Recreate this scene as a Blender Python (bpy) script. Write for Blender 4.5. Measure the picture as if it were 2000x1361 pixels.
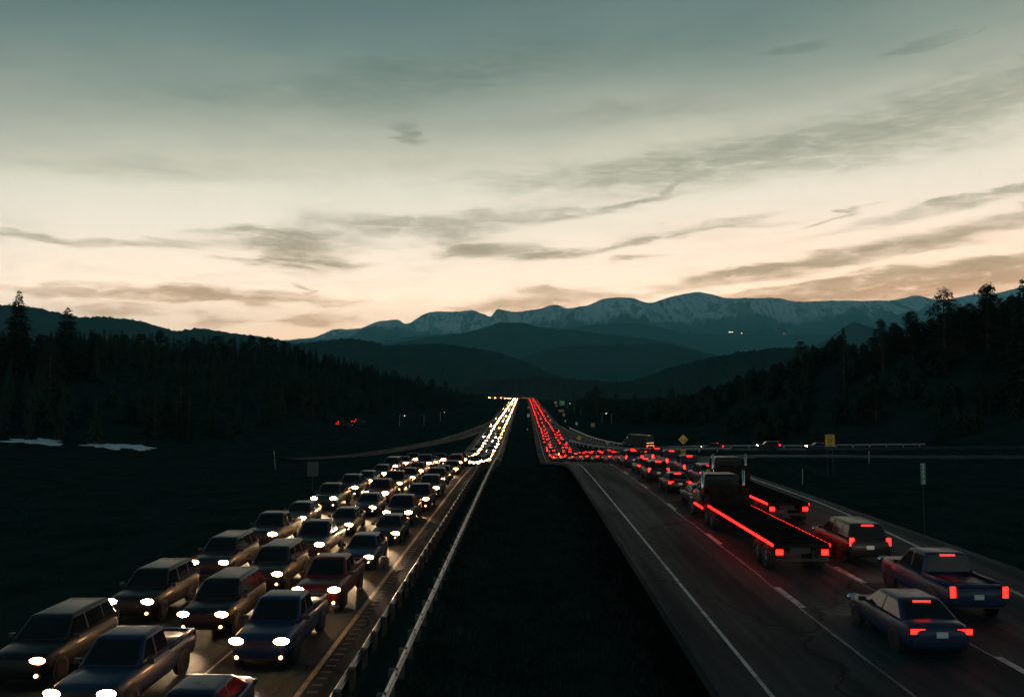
import bpy, math, random
import numpy as np
from mathutils import Vector, Matrix, Euler

random.seed(7)
np.random.seed(7)
S = bpy.context.scene
for o in list(bpy.data.objects):
    bpy.data.objects.remove(o)
COL = S.collection
R = math.radians

# ------------------------------------------------------------------ camera
CAM_H = 7.5
FPX = 1600.0                                    # focal length in pixels of the 2000 px wide photograph
cam_d = bpy.data.cameras.new('camera')
cam_d.sensor_width = 36.0
cam_d.lens = 36.0 * FPX / 2000.0
cam_d.clip_start = 0.1
cam_d.clip_end = 120000.0
cam = bpy.data.objects.new('camera', cam_d)
cam.location = (0, 0, CAM_H)
PITCH = math.atan(88.5 / FPX)
YAW = math.atan(24.0 / FPX)
cam.rotation_euler = (math.pi / 2 + PITCH, 0, YAW)
COL.objects.link(cam)
S.camera = cam
_RM = Euler(cam.rotation_euler).to_matrix()


def ray(px, py):
    return _RM @ Vector(((px - 1000.0) / FPX, (680.5 - py) / FPX, -1.0))


def at(px, py, Y):
    d = ray(px, py)
    t = Y / d.y
    return Vector((d.x * t, Y, CAM_H + d.z * t))


def azel(px, py):
    d = ray(px, py).normalized()
    return math.atan2(d.x, d.y), math.asin(d.z)


# ------------------------------------------------------------------ exposure
S.view_settings.view_transform = 'Standard'
S.view_settings.look = 'None'
S.view_settings.exposure = 0.0
S.view_settings.gamma = 1.0
S.view_settings.use_curve_mapping = False
S.render.engine = 'CYCLES'
S.cycles.max_bounces = 5
S.cycles.diffuse_bounces = 2
S.cycles.glossy_bounces = 3
S.cycles.volume_bounces = 1
S.cycles.use_light_tree = True


def lin(c):
    out = []
    for v in c:
        v = v / 255.0
        out.append(v / 12.92 if v <= 0.04045 else ((v + 0.055) / 1.055) ** 2.4)
    return tuple(out) + (1.0,)


# ------------------------------------------------------------------ world: dusk sky
class NT:
    """tiny helper to write node trees"""
    def __init__(self, tree):
        self.t = tree
        self.n = tree.nodes
        self.l = tree.links

    def node(self, typ, **kw):
        n = self.n.new(typ)
        for k, v in kw.items():
            setattr(n, k, v)
        return n

    def put(self, sock, v):
        if isinstance(v, bpy.types.NodeSocket):
            self.l.new(v, sock)
        else:
            sock.default_value = v

    def math(self, op, a, b=0.0, c=None, clamp=False):
        n = self.node('ShaderNodeMath', operation=op, use_clamp=clamp)
        self.put(n.inputs[0], a)
        self.put(n.inputs[1], b)
        if c is not None:
            self.put(n.inputs[2], c)
        return n.outputs[0]

    def vmath(self, op, a, b=None):
        n = self.node('ShaderNodeVectorMath', operation=op)
        self.put(n.inputs[0], a)
        if b is not None:
            self.put(n.inputs[1], b)
        return n.outputs['Value'] if op in ('LENGTH', 'DOT_PRODUCT', 'DISTANCE') else n.outputs[0]

    def ramp(self, fac, stops, interp='LINEAR'):
        n = self.node('ShaderNodeValToRGB')
        n.color_ramp.interpolation = interp
        e = n.color_ramp.elements
        while len(e) < len(stops):
            e.new(0.5)
        for i, (p, c) in enumerate(stops):
            e[i].position = p
            e[i].color = c if len(c) == 4 else (*c, 1)
        self.put(n.inputs[0], fac)
        return n.outputs[0]

    def mix(self, fac, a, b, blend='MIX'):
        n = self.node('ShaderNodeMix', data_type='RGBA', blend_type=blend)
        self.put(n.inputs[0], fac)
        self.put(n.inputs[6], a)
        self.put(n.inputs[7], b)
        return n.outputs[2]

    def noise(self, vec, scale, detail=4, rough=0.55, dist=0.0):
        n = self.node('ShaderNodeTexNoise')
        if vec is not None:
            self.put(n.inputs['Vector'], vec)
        n.inputs['Scale'].default_value = scale
        n.inputs['Detail'].default_value = detail
        n.inputs['Roughness'].default_value = rough
        n.inputs['Distortion'].default_value = dist
        return n

    def maprange(self, v, a, b, c, d, kind='SMOOTHSTEP'):
        n = self.node('ShaderNodeMapRange', interpolation_type=kind)
        self.put(n.inputs[0], v)
        for i, x in enumerate((a, b, c, d)):
            self.put(n.inputs[i + 1], x)
        return n.outputs[0]


SUN_AZ = R(4.0)          # where the sun went down, to the right of +Y
world = bpy.data.worlds.new('World')
S.world = world
world.use_nodes = True
world.node_tree.nodes.clear()
w = NT(world.node_tree)
tc = w.node('ShaderNodeTexCoord')
dirv = w.vmath('NORMALIZE', tc.outputs['Generated'])
sep = w.node('ShaderNodeSeparateXYZ')
w.l.new(dirv, sep.inputs[0])
el = w.math('ARCSINE', sep.outputs[2])
az = w.math('ARCTAN2', sep.outputs[0], sep.outputs[1])
elc = w.math('MAXIMUM', el, 0.0)

# broad wobble so the bands of light are not perfectly level
cuv = w.node('ShaderNodeCombineXYZ')
w.l.new(az, cuv.inputs[0])
w.l.new(el, cuv.inputs[1])
uv = cuv.outputs[0]
mp = w.node('ShaderNodeMapping')
mp.inputs['Scale'].default_value = (1.3, 4.0, 1)
mp.inputs['Rotation'].default_value = (0, 0, R(-9))
w.l.new(uv, mp.inputs[0])
wob = w.noise(mp.outputs[0], 2.2, 3, 0.5, 0.4).outputs[0]
tilt = w.math('MULTIPLY', az, -0.055)
elw = w.math('ADD', w.math('MULTIPLY_ADD', wob, 0.075, -0.0375), w.math('ADD', elc, tilt))
elw = w.math('MAXIMUM', elw, 0.0)
D2 = math.pi / 180
stops = [(0, (255, 184, 128)), (3, (255, 202, 158)), (6, (253, 216, 183)), (9, (244, 218, 193)), (11.5, (232, 216, 194)),
         (14.2, (220, 211, 189)), (16.4, (194, 188, 167)), (18.6, (164, 164, 147)), (21, (134, 142, 129)),
         (23.6, (108, 123, 115)), (26.2, (92, 109, 106)), (31, (66, 86, 86)), (42, (30, 56, 63)), (90, (14, 38, 46))]
front = w.ramp(w.math('DIVIDE', elw, math.pi / 2), [(p / 90.0, lin(c)) for p, c in stops])
backstops = [(0, (122, 128, 124)), (12, (122, 128, 124)), (24, (58, 80, 86)), (45, (24, 50, 58)), (90, (14, 38, 46))]
back = w.ramp(w.math('DIVIDE', elc, math.pi / 2), [(p / 90.0, lin(c)) for p, c in backstops])
# how near the sunset side the direction points
sdir = w.node('ShaderNodeCombineXYZ')
sdir.inputs[0].default_value = math.sin(SUN_AZ)
sdir.inputs[1].default_value = math.cos(SUN_AZ)
cosang = w.vmath('DOT_PRODUCT', dirv, sdir.outputs[0])
side = w.maprange(cosang, 0.45, 0.86, 0.0, 1.0)
sky = w.mix(side, back, front)

# physical twilight underneath, for the hue of the lowest band
nish = w.node('ShaderNodeTexSky', sky_type='NISHITA')
nish.sun_disc = False
nish.sun_elevation = R(0.5)
nish.sun_rotation = SUN_AZ
nish.altitude = 2200
nish.air_density = 1.0
nish.dust_density = 1.5
nish.ozone_density = 2.0
sky = w.mix(1.0, sky, w.mix(1.0, nish.outputs[0], (0.012, 0.012, 0.012, 1), 'MULTIPLY'), 'ADD')

# clouds: wisps given by direction (azimuth, elevation), torn by noise
mpn = w.node('ShaderNodeMapping')
mpn.inputs['Scale'].default_value = (3.0, 14.0, 1)
mpn.inputs['Rotation'].default_value = (0, 0, R(-6))
w.l.new(uv, mpn.inputs[0])
n1 = w.noise(mpn.outputs[0], 3.2, 6, 0.6, 0.6)
n2 = w.noise(mpn.outputs[0], 9.0, 6, 0.68, 0.8)
warp = w.vmath('SUBTRACT', n1.outputs[1], (0.5, 0.5, 0.5))
warp = w.vmath('MULTIPLY', warp, (0.15, 0.034, 0.0))
uvw = w.vmath('ADD', uv, warp)
PX = 1.0 / FPX
# px, py, half width, half height (photo pixels), tilt in degrees (rising to the right), strength
CL = [(170, 470, 230, 9, 2, .55), (560, 468, 150, 18, 0, .75), (590, 500, 75, 30, -10, .8), (575, 515, 120, 9, 0, .75),
      (840, 438, 240, 20, 3, .62), (880, 465, 90, 14, 6, .6), (950, 488, 95, 13, 3, 1.25), (1045, 499, 65, 11, 4, 1.1), (1210, 478, 150, 6, 6, .8),
      (320, 577, 270, 13, 0, 1.0), (400, 581, 130, 9, 0, .8), (215, 606, 80, 10, 2, .55), (420, 628, 60, 10, 6, .6),
      (640, 588, 70, 5, 5, .5), (612, 625, 60, 13, 3, .75), (595, 570, 12, 12, -40, .6),
      (1690, 497, 360, 14, 7.3, 1.15), (1480, 527, 110, 9, 4, .8), (1680, 546, 110, 11, 6, 1.1), (1800, 556, 240, 26, 5, .95),
      (1950, 512, 110, 9, 5, .9), (1930, 545, 160, 22, 5, .8), (1600, 577, 130, 10, 3, .9), (1480, 573, 130, 6, 8, .6),
      (1075, 583, 160, 12, 2, .8), (990, 600, 120, 10, 4, .6),
      (1240, 399, 70, 7, 9, .75), (1305, 370, 60, 6, 20, .5), (1150, 415, 120, 9, 6, .45), (1370, 445, 130, 10, 6, .55),
      (1600, 425, 80, 4, 9, .6), (1960, 370, 80, 7, 9, .7), (1850, 405, 180, 10, 8, .45), (1990, 420, 160, 8, 6, .4),
      (790, 262, 34, 16, -25, .7), (1600, 275, 520, 42, 8.5, .48), (1350, 320, 330, 22, 5, .38), (1900, 215, 260, 60, 10, .42),
      (1270, 215, 150, 22, 2, .30), (850, 150, 330, 60, 12, .26), (1250, 330, 500, 40, 2, .16), (600, 175, 500, 30, 9, .16),
      (1560, 92, 60, 6, 3, .42), (1790, 92, 60, 7, 8, .45), (1850, 84, 60, 3, 8, .35), (1220, 505, 60, 6, 4, .5), (1080, 640, 60, 8, 0, .3),
      (250, 330, 420, 22, 4, .12), (1120, 120, 500, 40, 5, .14)]
total = None
for (cx, cy, rx, ry, tl, st) in CL:
    a0, e0 = azel(cx, cy)
    m = w.node('ShaderNodeMapping', vector_type='TEXTURE')
    m.inputs['Location'].default_value = (a0, e0, 0)
    m.inputs['Rotation'].default_value = (0, 0, R(tl))
    m.inputs['Scale'].default_value = (rx * PX, ry * PX, 1)
    w.l.new(uvw, m.inputs[0])
    v = w.maprange(w.vmath('LENGTH', m.outputs[0]), 0.0, 1.5, st, 0.0)
    total = v if total is None else w.math('ADD', total, v)
tear = w.maprange(w.math('MULTIPLY_ADD', n2.outputs[0], 0.75, w.math('MULTIPLY', n1.outputs[0], 0.4)), 0.38, 0.74, 0.03, 1.5, 'LINEAR')
wis = w.maprange(n1.outputs[0], 0.46, 0.80, 0.0, 0.42)
cl = w.math('ADD', w.math('MULTIPLY', w.math('MULTIPLY', total, 1.9), tear), w.math('MULTIPLY', wis, w.maprange(el, 0.02, 0.2, 1.0, 0.35)))
cl = w.math('SUBTRACT', 1.0, w.math('EXPONENT', w.math('MULTIPLY', cl, -1.15)))
cl = w.math('MULTIPLY', cl, w.maprange(cosang, 0.2, 0.7, 0.25, 1.0))
shade = w.ramp(w.math('DIVIDE', elc, math.pi / 2),
               [(0, (.56, .33, .20)), (4 / 90, (.54, .36, .24)), (8 / 90, (.38, .34, .26)), (13 / 90, (.38, .38, .33)), (20 / 90, (.62, .66, .63)), (1, (.7, .7, .7))])
sky = w.mix(w.math('MULTIPLY', cl, 1.0, clamp=True), sky, w.mix(1.0, sky, shade, 'MULTIPLY'))
bg = w.node('ShaderNodeBackground')
w.l.new(sky, bg.inputs[0])
# the sky is seen through the haze box below: outside it is brighter by what the air takes away
HAZE_D, HAZE_TOP = 4.2e-5, 2980.0
airlen = w.math('MINIMUM', w.math('DIVIDE', HAZE_TOP, w.math('MAXIMUM', sep.outputs[2], 0.02)), 26000.0)
w.l.new(w.math('EXPONENT', w.math('MULTIPLY', airlen, HAZE_D * 1.11)), bg.inputs[1])
wo = w.node('ShaderNodeOutputWorld')
w.l.new(bg.outputs[0], wo.inputs[0])

# the sun has set: only a faint, wide after-glow is left of it
sun_d = bpy.data.lights.new('sun', 'SUN')
sun_d.energy = 0.04
sun_d.angle = R(25)
sun_d.color = (1.0, 0.75, 0.55)
sun = bpy.data.objects.new('sun', sun_d)
sun.rotation_euler = (R(87), 0, math.pi - SUN_AZ)
COL.objects.link(sun)

# ------------------------------------------------------------------ materials
MATS = {}


def mat(name, col, rough=0.6, metal=0.0, emit=None, strength=0.0, noise=None, bump=0.0, spec=0.5, coat=0.0, alpha=None):
    """principled material; noise = (scale, second colour) breaks the colour up"""
    if name in MATS:
        return MATS[name]
    m = bpy.data.materials.new(name)
    m.use_nodes = True
    nt = NT(m.node_tree)
    b = m.node_tree.nodes['Principled BSDF']
    b.inputs['Base Color'].default_value = (*col, 1)
    b.inputs['Roughness'].default_value = rough
    b.inputs['Metallic'].default_value = metal
    b.inputs['Specular IOR Level'].default_value = spec
    b.inputs['Coat Weight'].default_value = coat
    if emit:
        b.inputs['Emission Color'].default_value = (*emit, 1)
        b.inputs['Emission Strength'].default_value = strength
    if noise:
        g = nt.node('ShaderNodeNewGeometry')
        nn = nt.noise(g.outputs['Position'], noise[0], 6, 0.6)
        f = nt.maprange(nn.outputs[0], 0.35, 0.68, 0.0, 1.0)
        nt.l.new(nt.mix(f, (*col, 1), (*noise[1], 1)), b.inputs['Base Color'])
        if bump:
            bp = nt.node('ShaderNodeBump')
            bp.inputs['Strength'].default_value = bump
            bp.inputs['Distance'].default_value = 0.05
            n3 = nt.noise(g.outputs['Position'], noise[0] * 8, 3, 0.6)
            nt.l.new(n3.outputs[0], bp.inputs['Height'])
            nt.l.new(bp.outputs[0], b.inputs['Normal'])
    MATS[name] = m
    return m


def asphalt_mat(name, c1, c2, wear):
    m = mat(name, c1, 0.5)
    nt = NT(m.node_tree)
    b = m.node_tree.nodes['Principled BSDF']
    g = nt.node('ShaderNodeNewGeometry')
    mpp = nt.node('ShaderNodeMapping')
    mpp.inputs['Scale'].default_value = (1.0, 0.05, 1.0)
    nt.l.new(g.outputs['Position'], mpp.inputs[0])
    streak = nt.noise(mpp.outputs[0], 0.9, 5, 0.6, 0.2)
    patch = nt.noise(g.outputs['Position'], 0.12, 5, 0.6)
    grain = nt.noise(g.outputs['Position'], 30.0, 3, 0.7)
    f = nt.maprange(nt.math('MULTIPLY_ADD', streak.outputs[0], 0.65, nt.math('MULTIPLY', patch.outputs[0], 0.4)), 0.38, 0.68, 0, 1)
    c = nt.mix(f, (*c1, 1), (*c2, 1))
    # sealed cracks: dark thin wandering lines
    vor = nt.node('ShaderNodeTexVoronoi', feature='DISTANCE_TO_EDGE')
    wv = nt.vmath('ADD', g.outputs['Position'], nt.vmath('MULTIPLY', nt.noise(g.outputs['Position'], 0.5, 4).outputs[1], (2.5, 2.5, 0)))
    mp2 = nt.node('ShaderNodeMapping')
    mp2.inputs['Scale'].default_value = (1.0, 0.45, 1.0)
    nt.l.new(wv, mp2.inputs[0])
    nt.l.new(mp2.outputs[0], vor.inputs['Vector'])
    vor.inputs['Scale'].default_value = 0.11
    crack = nt.maprange(vor.outputs['Distance'], 0.0, 0.012, 0.95, 0.0)
    c = nt.mix(crack, c, (0.004, 0.005, 0.005, 1))
    c = nt.mix(nt.maprange(grain.outputs[0], 0.4, 0.7, 0, 0.35), c, (wear, wear, wear, 1))
    nt.l.new(c, b.inputs['Base Color'])
    nt.l.new(nt.maprange(streak.outputs[0], 0.3, 0.7, 0.88, 0.66), b.inputs['Roughness'])
    b.inputs['Specular IOR Level'].default_value = 0.06
    bp = nt.node('ShaderNodeBump')
    bp.inputs['Strength'].default_value = 0.35
    bp.inputs['Distance'].default_value = 0.02
    nt.l.new(grain.outputs[0], bp.inputs['Height'])
    nt.l.new(bp.outputs[0], b.inputs['Normal'])
    return m


def paint_mat(name, col):
    """road paint, worn through to the asphalt in places"""
    m = mat(name, col, 0.6)
    nt = NT(m.node_tree)
    b = m.node_tree.nodes['Principled BSDF']
    g = nt.node('ShaderNodeNewGeometry')
    nn = nt.noise(g.outputs['Position'], 2.5, 6, 0.75)
    n4 = nt.noise(g.outputs['Position'], 0.15, 2, 0.5)
    f = nt.maprange(nt.math('MULTIPLY_ADD', nn.outputs[0], 0.7, nt.math('MULTIPLY', n4.outputs[0], 0.4)), 0.48, 0.66, 0, 0.85)
    nt.l.new(nt.mix(f, (*col, 1), (0.06, 0.06, 0.06, 1)), b.inputs['Base Color'])
    return m


M_ASPH = asphalt_mat('asphalt', (0.008, 0.019, 0.022), (0.027, 0.050, 0.055), 0.045)
M_ASPH2 = asphalt_mat('shoulder_asphalt', (0.008, 0.012, 0.013), (0.014, 0.018, 0.018), 0.02)
M_WHITE = paint_mat('white_road_paint', (0.45, 0.47, 0.47))
M_YEL = paint_mat('yellow_road_paint', (0.30, 0.19, 0.04))
M_GROUND = mat('dry_grass_ground', (0.018, 0.036, 0.032), 0.95, noise=(0.25, (0.010, 0.022, 0.020)), bump=0.6, spec=0.0)
M_SNOWP = mat('old_snow', (0.72, 0.74, 0.76), 0.7, noise=(0.8, (0.5, 0.52, 0.53)), bump=0.4)
M_STEEL = mat('galvanised_steel', (0.50, 0.51, 0.50), 0.42, 0.75, noise=(1.5, (0.33, 0.33, 0.32)))
M_POST = mat('weathered_timber_post', (0.12, 0.09, 0.06), 0.85, noise=(6, (0.06, 0.05, 0.035)))
M_DARKM = mat('dark_metal', (0.05, 0.05, 0.05), 0.5, 0.6)
M_SIGNY = mat('yellow_sign_sheeting', (0.75, 0.42, 0.03), 0.45, noise=(4, (0.62, 0.36, 0.04)))
M_SIGNO = mat('orange_sign_sheeting', (0.75, 0.30, 0.12), 0.45)
M_SIGNG = mat('green_sign_sheeting', (0.03, 0.20, 0.10), 0.45)
M_SIGNG2 = mat('painted_lit_green_sheeting', (0.25, 0.50, 0.12), 0.45)  # lit look put into the base colour: brighter, yellower copy of the green
M_SIGNW = mat('white_sign_sheeting', (0.75, 0.75, 0.72), 0.45)
M_BLK = mat('black_print', (0.012, 0.012, 0.012), 0.5)
M_BACK = mat('bare_aluminium_sign_back', (0.06, 0.07, 0.075), 0.5, 0.5)
M_REFL = mat('white_reflector', (0.85, 0.85, 0.85), 0.3)
M_REFLY = mat('amber_reflector', (0.8, 0.35, 0.02), 0.3)


# ------------------------------------------------------------------ mesh builder
class MB:
    def __init__(self):
        self.v, self.f, self.m = [], [], []

    def add(self, vs, fs, mi=0):
        o = len(self.v)
        self.v += [tuple(p) for p in vs]
        self.f += [tuple(i + o for i in f) for f in fs]
        self.m += [mi] * len(fs)
        return self

    def box(self, c, s, mi=0, rz=0.0, ry=0.0, rx=0.0):
        M = Euler((rx, ry, rz)).to_matrix()
        c = Vector(c)
        vs = []
        for sx in (-.5, .5):
            for sy in (-.5, .5):
                for sz in (-.5, .5):
                    vs.append(c + M @ Vector((sx * s[0], sy * s[1], sz * s[2])))
        return self.add(vs, [(0, 1, 3, 2), (4, 6, 7, 5), (0, 4, 5, 1), (2, 3, 7, 6), (0, 2, 6, 4), (1, 5, 7, 3)], mi)

    def tube(self, pts, rad, n=8, mi=0, cap=True):
        pts = [Vector(p) for p in pts]
        if not hasattr(rad, '__len__'):
            rad = [rad] * len(pts)
        rings = []
        for i, p in enumerate(pts):
            d = (pts[min(i + 1, len(pts) - 1)] - pts[max(i - 1, 0)]).normalized()
            a = d.orthogonal().normalized() if abs(d.z) > .999 else d.cross(Vector((0, 0, 1))).normalized()
            b = d.cross(a)
            rings.append([p + (a * math.cos(k * 2 * math.pi / n) + b * math.sin(k * 2 * math.pi / n)) * rad[i] for k in range(n)])
        return self.loft(rings, mi, cap)

    def loft(self, rings, mi=0, cap=True):
        n = len(rings[0])
        vs = [p for r in rings for p in r]
        fs = []
        for i in range(len(rings) - 1):
            for k in range(n):
                k2 = (k + 1) % n
                fs.append((i * n + k, i * n + k2, (i + 1) * n + k2, (i + 1) * n + k))
        if cap:
            fs.append(tuple(range(n - 1, -1, -1)))
            fs.append(tuple((len(rings) - 1) * n + k for k in range(n)))
        return self.add(vs, fs, mi)

    def prism(self, poly, z0, z1, axis='y', mi=0):
        """poly is a list of (x,z); extruded along y from z0 to z1"""
        n = len(poly)
        vs = [(p[0], z0, p[1]) for p in poly] + [(p[0], z1, p[1]) for p in poly]
        fs = [tuple(range(n)), tuple(range(2 * n - 1, n - 1, -1))] + [(k, k + n, (k + 1) % n + n, (k + 1) % n) for k in range(n)]
        return self.add(vs, fs, mi)

    def mesh(self, name, mats, smooth=False):
        me = bpy.data.meshes.new(name)
        me.from_pydata(self.v, [], self.f)
        for m in (mats if isinstance(mats, (list, tuple)) else [mats]):
            me.materials.append(m)
        if any(self.m):
            me.polygons.foreach_set('material_index', self.m)
        if smooth:
            me.polygons.foreach_set('use_smooth', [True] * len(me.polygons))
        me.update()
        return me

    def build(self, name, mats, parent=None, smooth=False, loc=None):
        return link(name, self.mesh(name, mats, smooth), parent, loc)


def link(name, data, parent=None, loc=None, rz=None):
    o = bpy.data.objects.new(name, data)
    COL.objects.link(o)
    if parent is not None:
        o.parent = parent
    if loc is not None:
        o.location = loc
    if rz is not None:
        o.rotation_euler = (0, 0, rz)
    return o


def tag(o, label=None, cat=None, group=None, kind=None):
    if label:
        o['label'] = label
    if cat:
        o['category'] = cat
    if group:
        o['group'] = group
    if kind:
        o['kind'] = kind
    return o


def thing(name, label, cat, loc, rz=0.0, group=None):
    o = link(name, None, None, loc, rz)
    o.empty_display_size = 0.3
    return tag(o, label, cat, group)


def text_mesh(txt, size, name):
    cu = bpy.data.curves.new(name, 'FONT')
    cu.body = txt
    cu.size = size
    cu.align_x = 'CENTER'
    cu.align_y = 'CENTER'
    cu.extrude = 0.002
    cu.offset = size * 0.012
    ob = bpy.data.objects.new(name, cu)
    COL.objects.link(ob)
    bpy.context.view_layer.update()
    me = bpy.data.meshes.new_from_object(ob)
    bpy.data.objects.remove(ob)
    return me


# ------------------------------------------------------------------ numpy noise
_TAB = {}


def vnoise(x, y, seed):
    if seed not in _TAB:
        _TAB[seed] = np.random.RandomState(seed).rand(256, 256)
    T = _TAB[seed]
    xi = np.floor(x).astype(int)
    yi = np.floor(y).astype(int)
    fx = x - xi
    fy = y - yi
    fx = fx * fx * (3 - 2 * fx)
    fy = fy * fy * (3 - 2 * fy)
    a = T[xi % 256, yi % 256]
    b = T[(xi + 1) % 256, yi % 256]
    c = T[xi % 256, (yi + 1) % 256]
    d = T[(xi + 1) % 256, (yi + 1) % 256]
    return (a * (1 - fx) + b * fx) * (1 - fy) + (c * (1 - fx) + d * fx) * fy


def fbm(x, y, seed, oct=5, gain=0.5, ridged=False):
    t = np.zeros_like(x)
    amp, tot = 1.0, 0.0
    for i in range(oct):
        n = vnoise(x * 2 ** i + 17.3 * i, y * 2 ** i + 5.1 * i, seed + i)
        if ridged:
            n = 1 - np.abs(2 * n - 1)
            n = n * n
        t += n * amp
        tot += amp
        amp *= gain
    return t / tot


def sstep(a, b, x):
    t = np.clip((np.asarray(x, float) - a) / (b - a), 0, 1)
    return t * t * (3 - 2 * t)


def pchip(xs, ys, x):
    """smooth interpolation without overshoot"""
    xs, ys = np.asarray(xs, float), np.asarray(ys, float)
    h = np.diff(xs)
    d = np.diff(ys) / h
    m = np.zeros_like(ys)
    m[0], m[-1] = d[0], d[-1]
    for i in range(1, len(ys) - 1):
        if d[i - 1] * d[i] > 0:
            w1, w2 = 2 * h[i] + h[i - 1], h[i] + 2 * h[i - 1]
            m[i] = (w1 + w2) / (w1 / d[i - 1] + w2 / d[i])
    x = np.clip(np.asarray(x, float), xs[0], xs[-1])
    i = np.clip(np.searchsorted(xs, x) - 1, 0, len(h) - 1)
    t = (x - xs[i]) / h[i]
    h00 = 2 * t ** 3 - 3 * t ** 2 + 1
    h10 = t ** 3 - 2 * t ** 2 + t
    h01 = -2 * t ** 3 + 3 * t ** 2
    h11 = t ** 3 - t ** 2
    return h00 * ys[i] + h10 * h[i] * m[i] + h01 * ys[i + 1] + h11 * h[i] * m[i + 1]


# ------------------------------------------------------------------ the motorway: profile and plan
PY = [-80, 55, 85, 110, 140, 165, 190, 230, 300, 450, 600, 750, 880, 930, 1000, 1100, 1400]
PZ = [0, 0, -.15, -1.65, -4.05, -5.9, -6.4, -5.9, -4.9, -3.1, -1.3, .5, 2.05, 2.3, 2.2, 1.0, -5]


def zr(y):
    return pchip(PY, PZ, y)


LY = [-80, 70, 100, 125, 150, 172, 195, 230, 300, 450, 600, 750, 880, 930, 1000, 1100, 1400]
LZ = [-1.5, -1.5, -1.7, -3.6, -5.6, -6.8, -7.1, -6.6, -5.4, -3.4, -1.5, .4, 2.0, 2.25, 2.1, 1.0, -5]


def zl(y):
    return pchip(LY, LZ, y)


def shift(y):
    return -0.0045 * np.maximum(0, np.asarray(y, float) - 845) ** 2


def far(y):
    return sstep(80, 172, y)


def rx(y, near, farv):
    t = far(y)
    return near * (1 - t) + farv * t + shift(y)


def r_in(y): return rx(y, 6.15, 4.4)
def r_d1(y): return rx(y, 9.8, 8.15)
def r_d2(y): return rx(y, 13.5, 11.9)
def r_out(y): return rx(y, 21.3, 13.6)
def l_in(y): return rx(y, -6.8, -6.2)
def l_d1(y): return rx(y, -10.15, -9.9)
def l_d2(y): return rx(y, -13.65, -13.6)
def l_out(y): return rx(y, -18.4, -15.2)


YS = np.concatenate([np.arange(-60, 240, 3.0), np.arange(240, 1060, 8.0)])


def ribbon(name, x0f, x1f, zf, ys, mat_, lift, nx=6, skirt=0.35, parent=None):
    mb = MB()
    rows = []
    for y in ys:
        a, b, z = float(x0f(y)), float(x1f(y)), float(zf(y)) + lift
        row = [(a + (b - a) * k / nx, y, z) for k in range(nx + 1)]
        if skirt:
            row = [(a, y, z - skirt)] + row + [(b, y, z - skirt)]
        rows.append(row)
    n = len(rows[0])
    vs = [p for r in rows for p in r]
    fs = [(i * n + k, i * n + k + 1, (i + 1) * n + k + 1, (i + 1) * n + k) for i in range(len(rows) - 1) for k in range(n - 1)]
    mb.add(vs, fs)
    return mb.build(name, mat_, parent)


road_r = tag(ribbon('road', lambda y: r_in(y) - 1.3, r_out, zr, YS, M_ASPH, 0.0), kind='structure')
road_l = tag(ribbon('road', l_out, lambda y: l_in(y) + 1.1, zl, YS, M_ASPH, 0.0), kind='structure')


def line(xf, zf, y0, y1, width, m, parent, name='edge_line', step=3.0):
    ys = np.arange(y0, y1, step)
    return ribbon(name, lambda y: xf(y) - width / 2, lambda y: xf(y) + width / 2, zf, ys, m, 0.008, 1, 0, parent)


line(r_in, zr, -50, 1000, 0.12, M_WHITE, road_r)
line(lambda y: r_d2(y), zr, 172, 1000, 0.16, M_WHITE, road_r)
line(lambda y: rx(y, 20.4, 20.4) - 2.3 * (1 - sstep(20, 60, y)), zr, -50, 86, 0.20, M_WHITE, road_r)
line(lambda y: 16.6 + 1.1 * sstep(52, 92, y), zr, 54, 92, 0.20, M_WHITE, road_r, 'gore_line')
line(l_in, zl, -50, 1000, 0.18, M_YEL, road_l)
line(lambda y: rx(y, -17.2, -13.6), zl, -50, 1000, 0.16, M_WHITE, road_l)


def dashes(xf, zf, y0, y1, parent, width=0.16, ln=3.05, step=12.2, solid_seam=True):
    y = y0
    while y < y1:
        x = float(xf(y + ln / 2))
        ys = np.linspace(y, y + ln, 4)
        ribbon('lane_dash', lambda q: xf(q) - width / 2, lambda q: xf(q) + width / 2, zf, ys, M_WHITE, 0.012, 1, 0, parent)
        y += step


dashes(r_d1, zr, 17.2, 420, road_r, 0.24)
dashes(r_d2, zr, 21.0, 110, road_r, 0.24)
dashes(l_d1, zl, 18.0, 420, road_l, 0.22)
dashes(l_d2, zl, 15.0, 130, road_l, 0.22)
# longitudinal paving seams, sealed with pale crack filler beside the dashes
M_SEAM = mat('joint_sealant', (0.22, 0.23, 0.23), 0.7, noise=(1.2, (0.07, 0.07, 0.07)))


def seam(xf, zf, y0, y1, parent):
    ys = np.arange(y0, y1, 0.8)
    rs = np.random.RandomState(int(abs(float(xf(20)) * 100)))
    wob = np.cumsum(rs.normal(0, .02, len(ys)))
    wob -= np.linspace(wob[0], wob[-1], len(ys))
    wd = 0.035 + 0.02 * rs.rand(len(ys))
    mb = MB()
    vs = []
    for i, y in enumerate(ys):
        x = float(xf(y)) - 0.2 + wob[i]
        z = float(zf(y)) + 0.006
        vs += [(x - wd[i], y, z), (x + wd[i], y, z)]
    fs = [(2 * i, 2 * i + 1, 2 * i + 3, 2 * i + 2) for i in range(len(ys) - 1)]
    mb.add(vs, fs).build('crack_seal', M_SEAM, parent)


seam(r_d1, zr, -40, 170, road_r)
seam(r_d2, zr, -40, 110, road_r)
seam(l_d1, zl, -40, 150, road_l)
# rumble grooves beside the yellow line
rm = MB()
for y in np.arange(12, 110, 0.6):
    rm.box((float(l_in(y)) + 0.38, y, float(zl(y)) + 0.008), (0.32, 0.16, 0.012))
rm.build('rumble_strip', mat('rumble_strip_edge', (0.06, 0.05, 0.04), 0.8), road_l)


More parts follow.
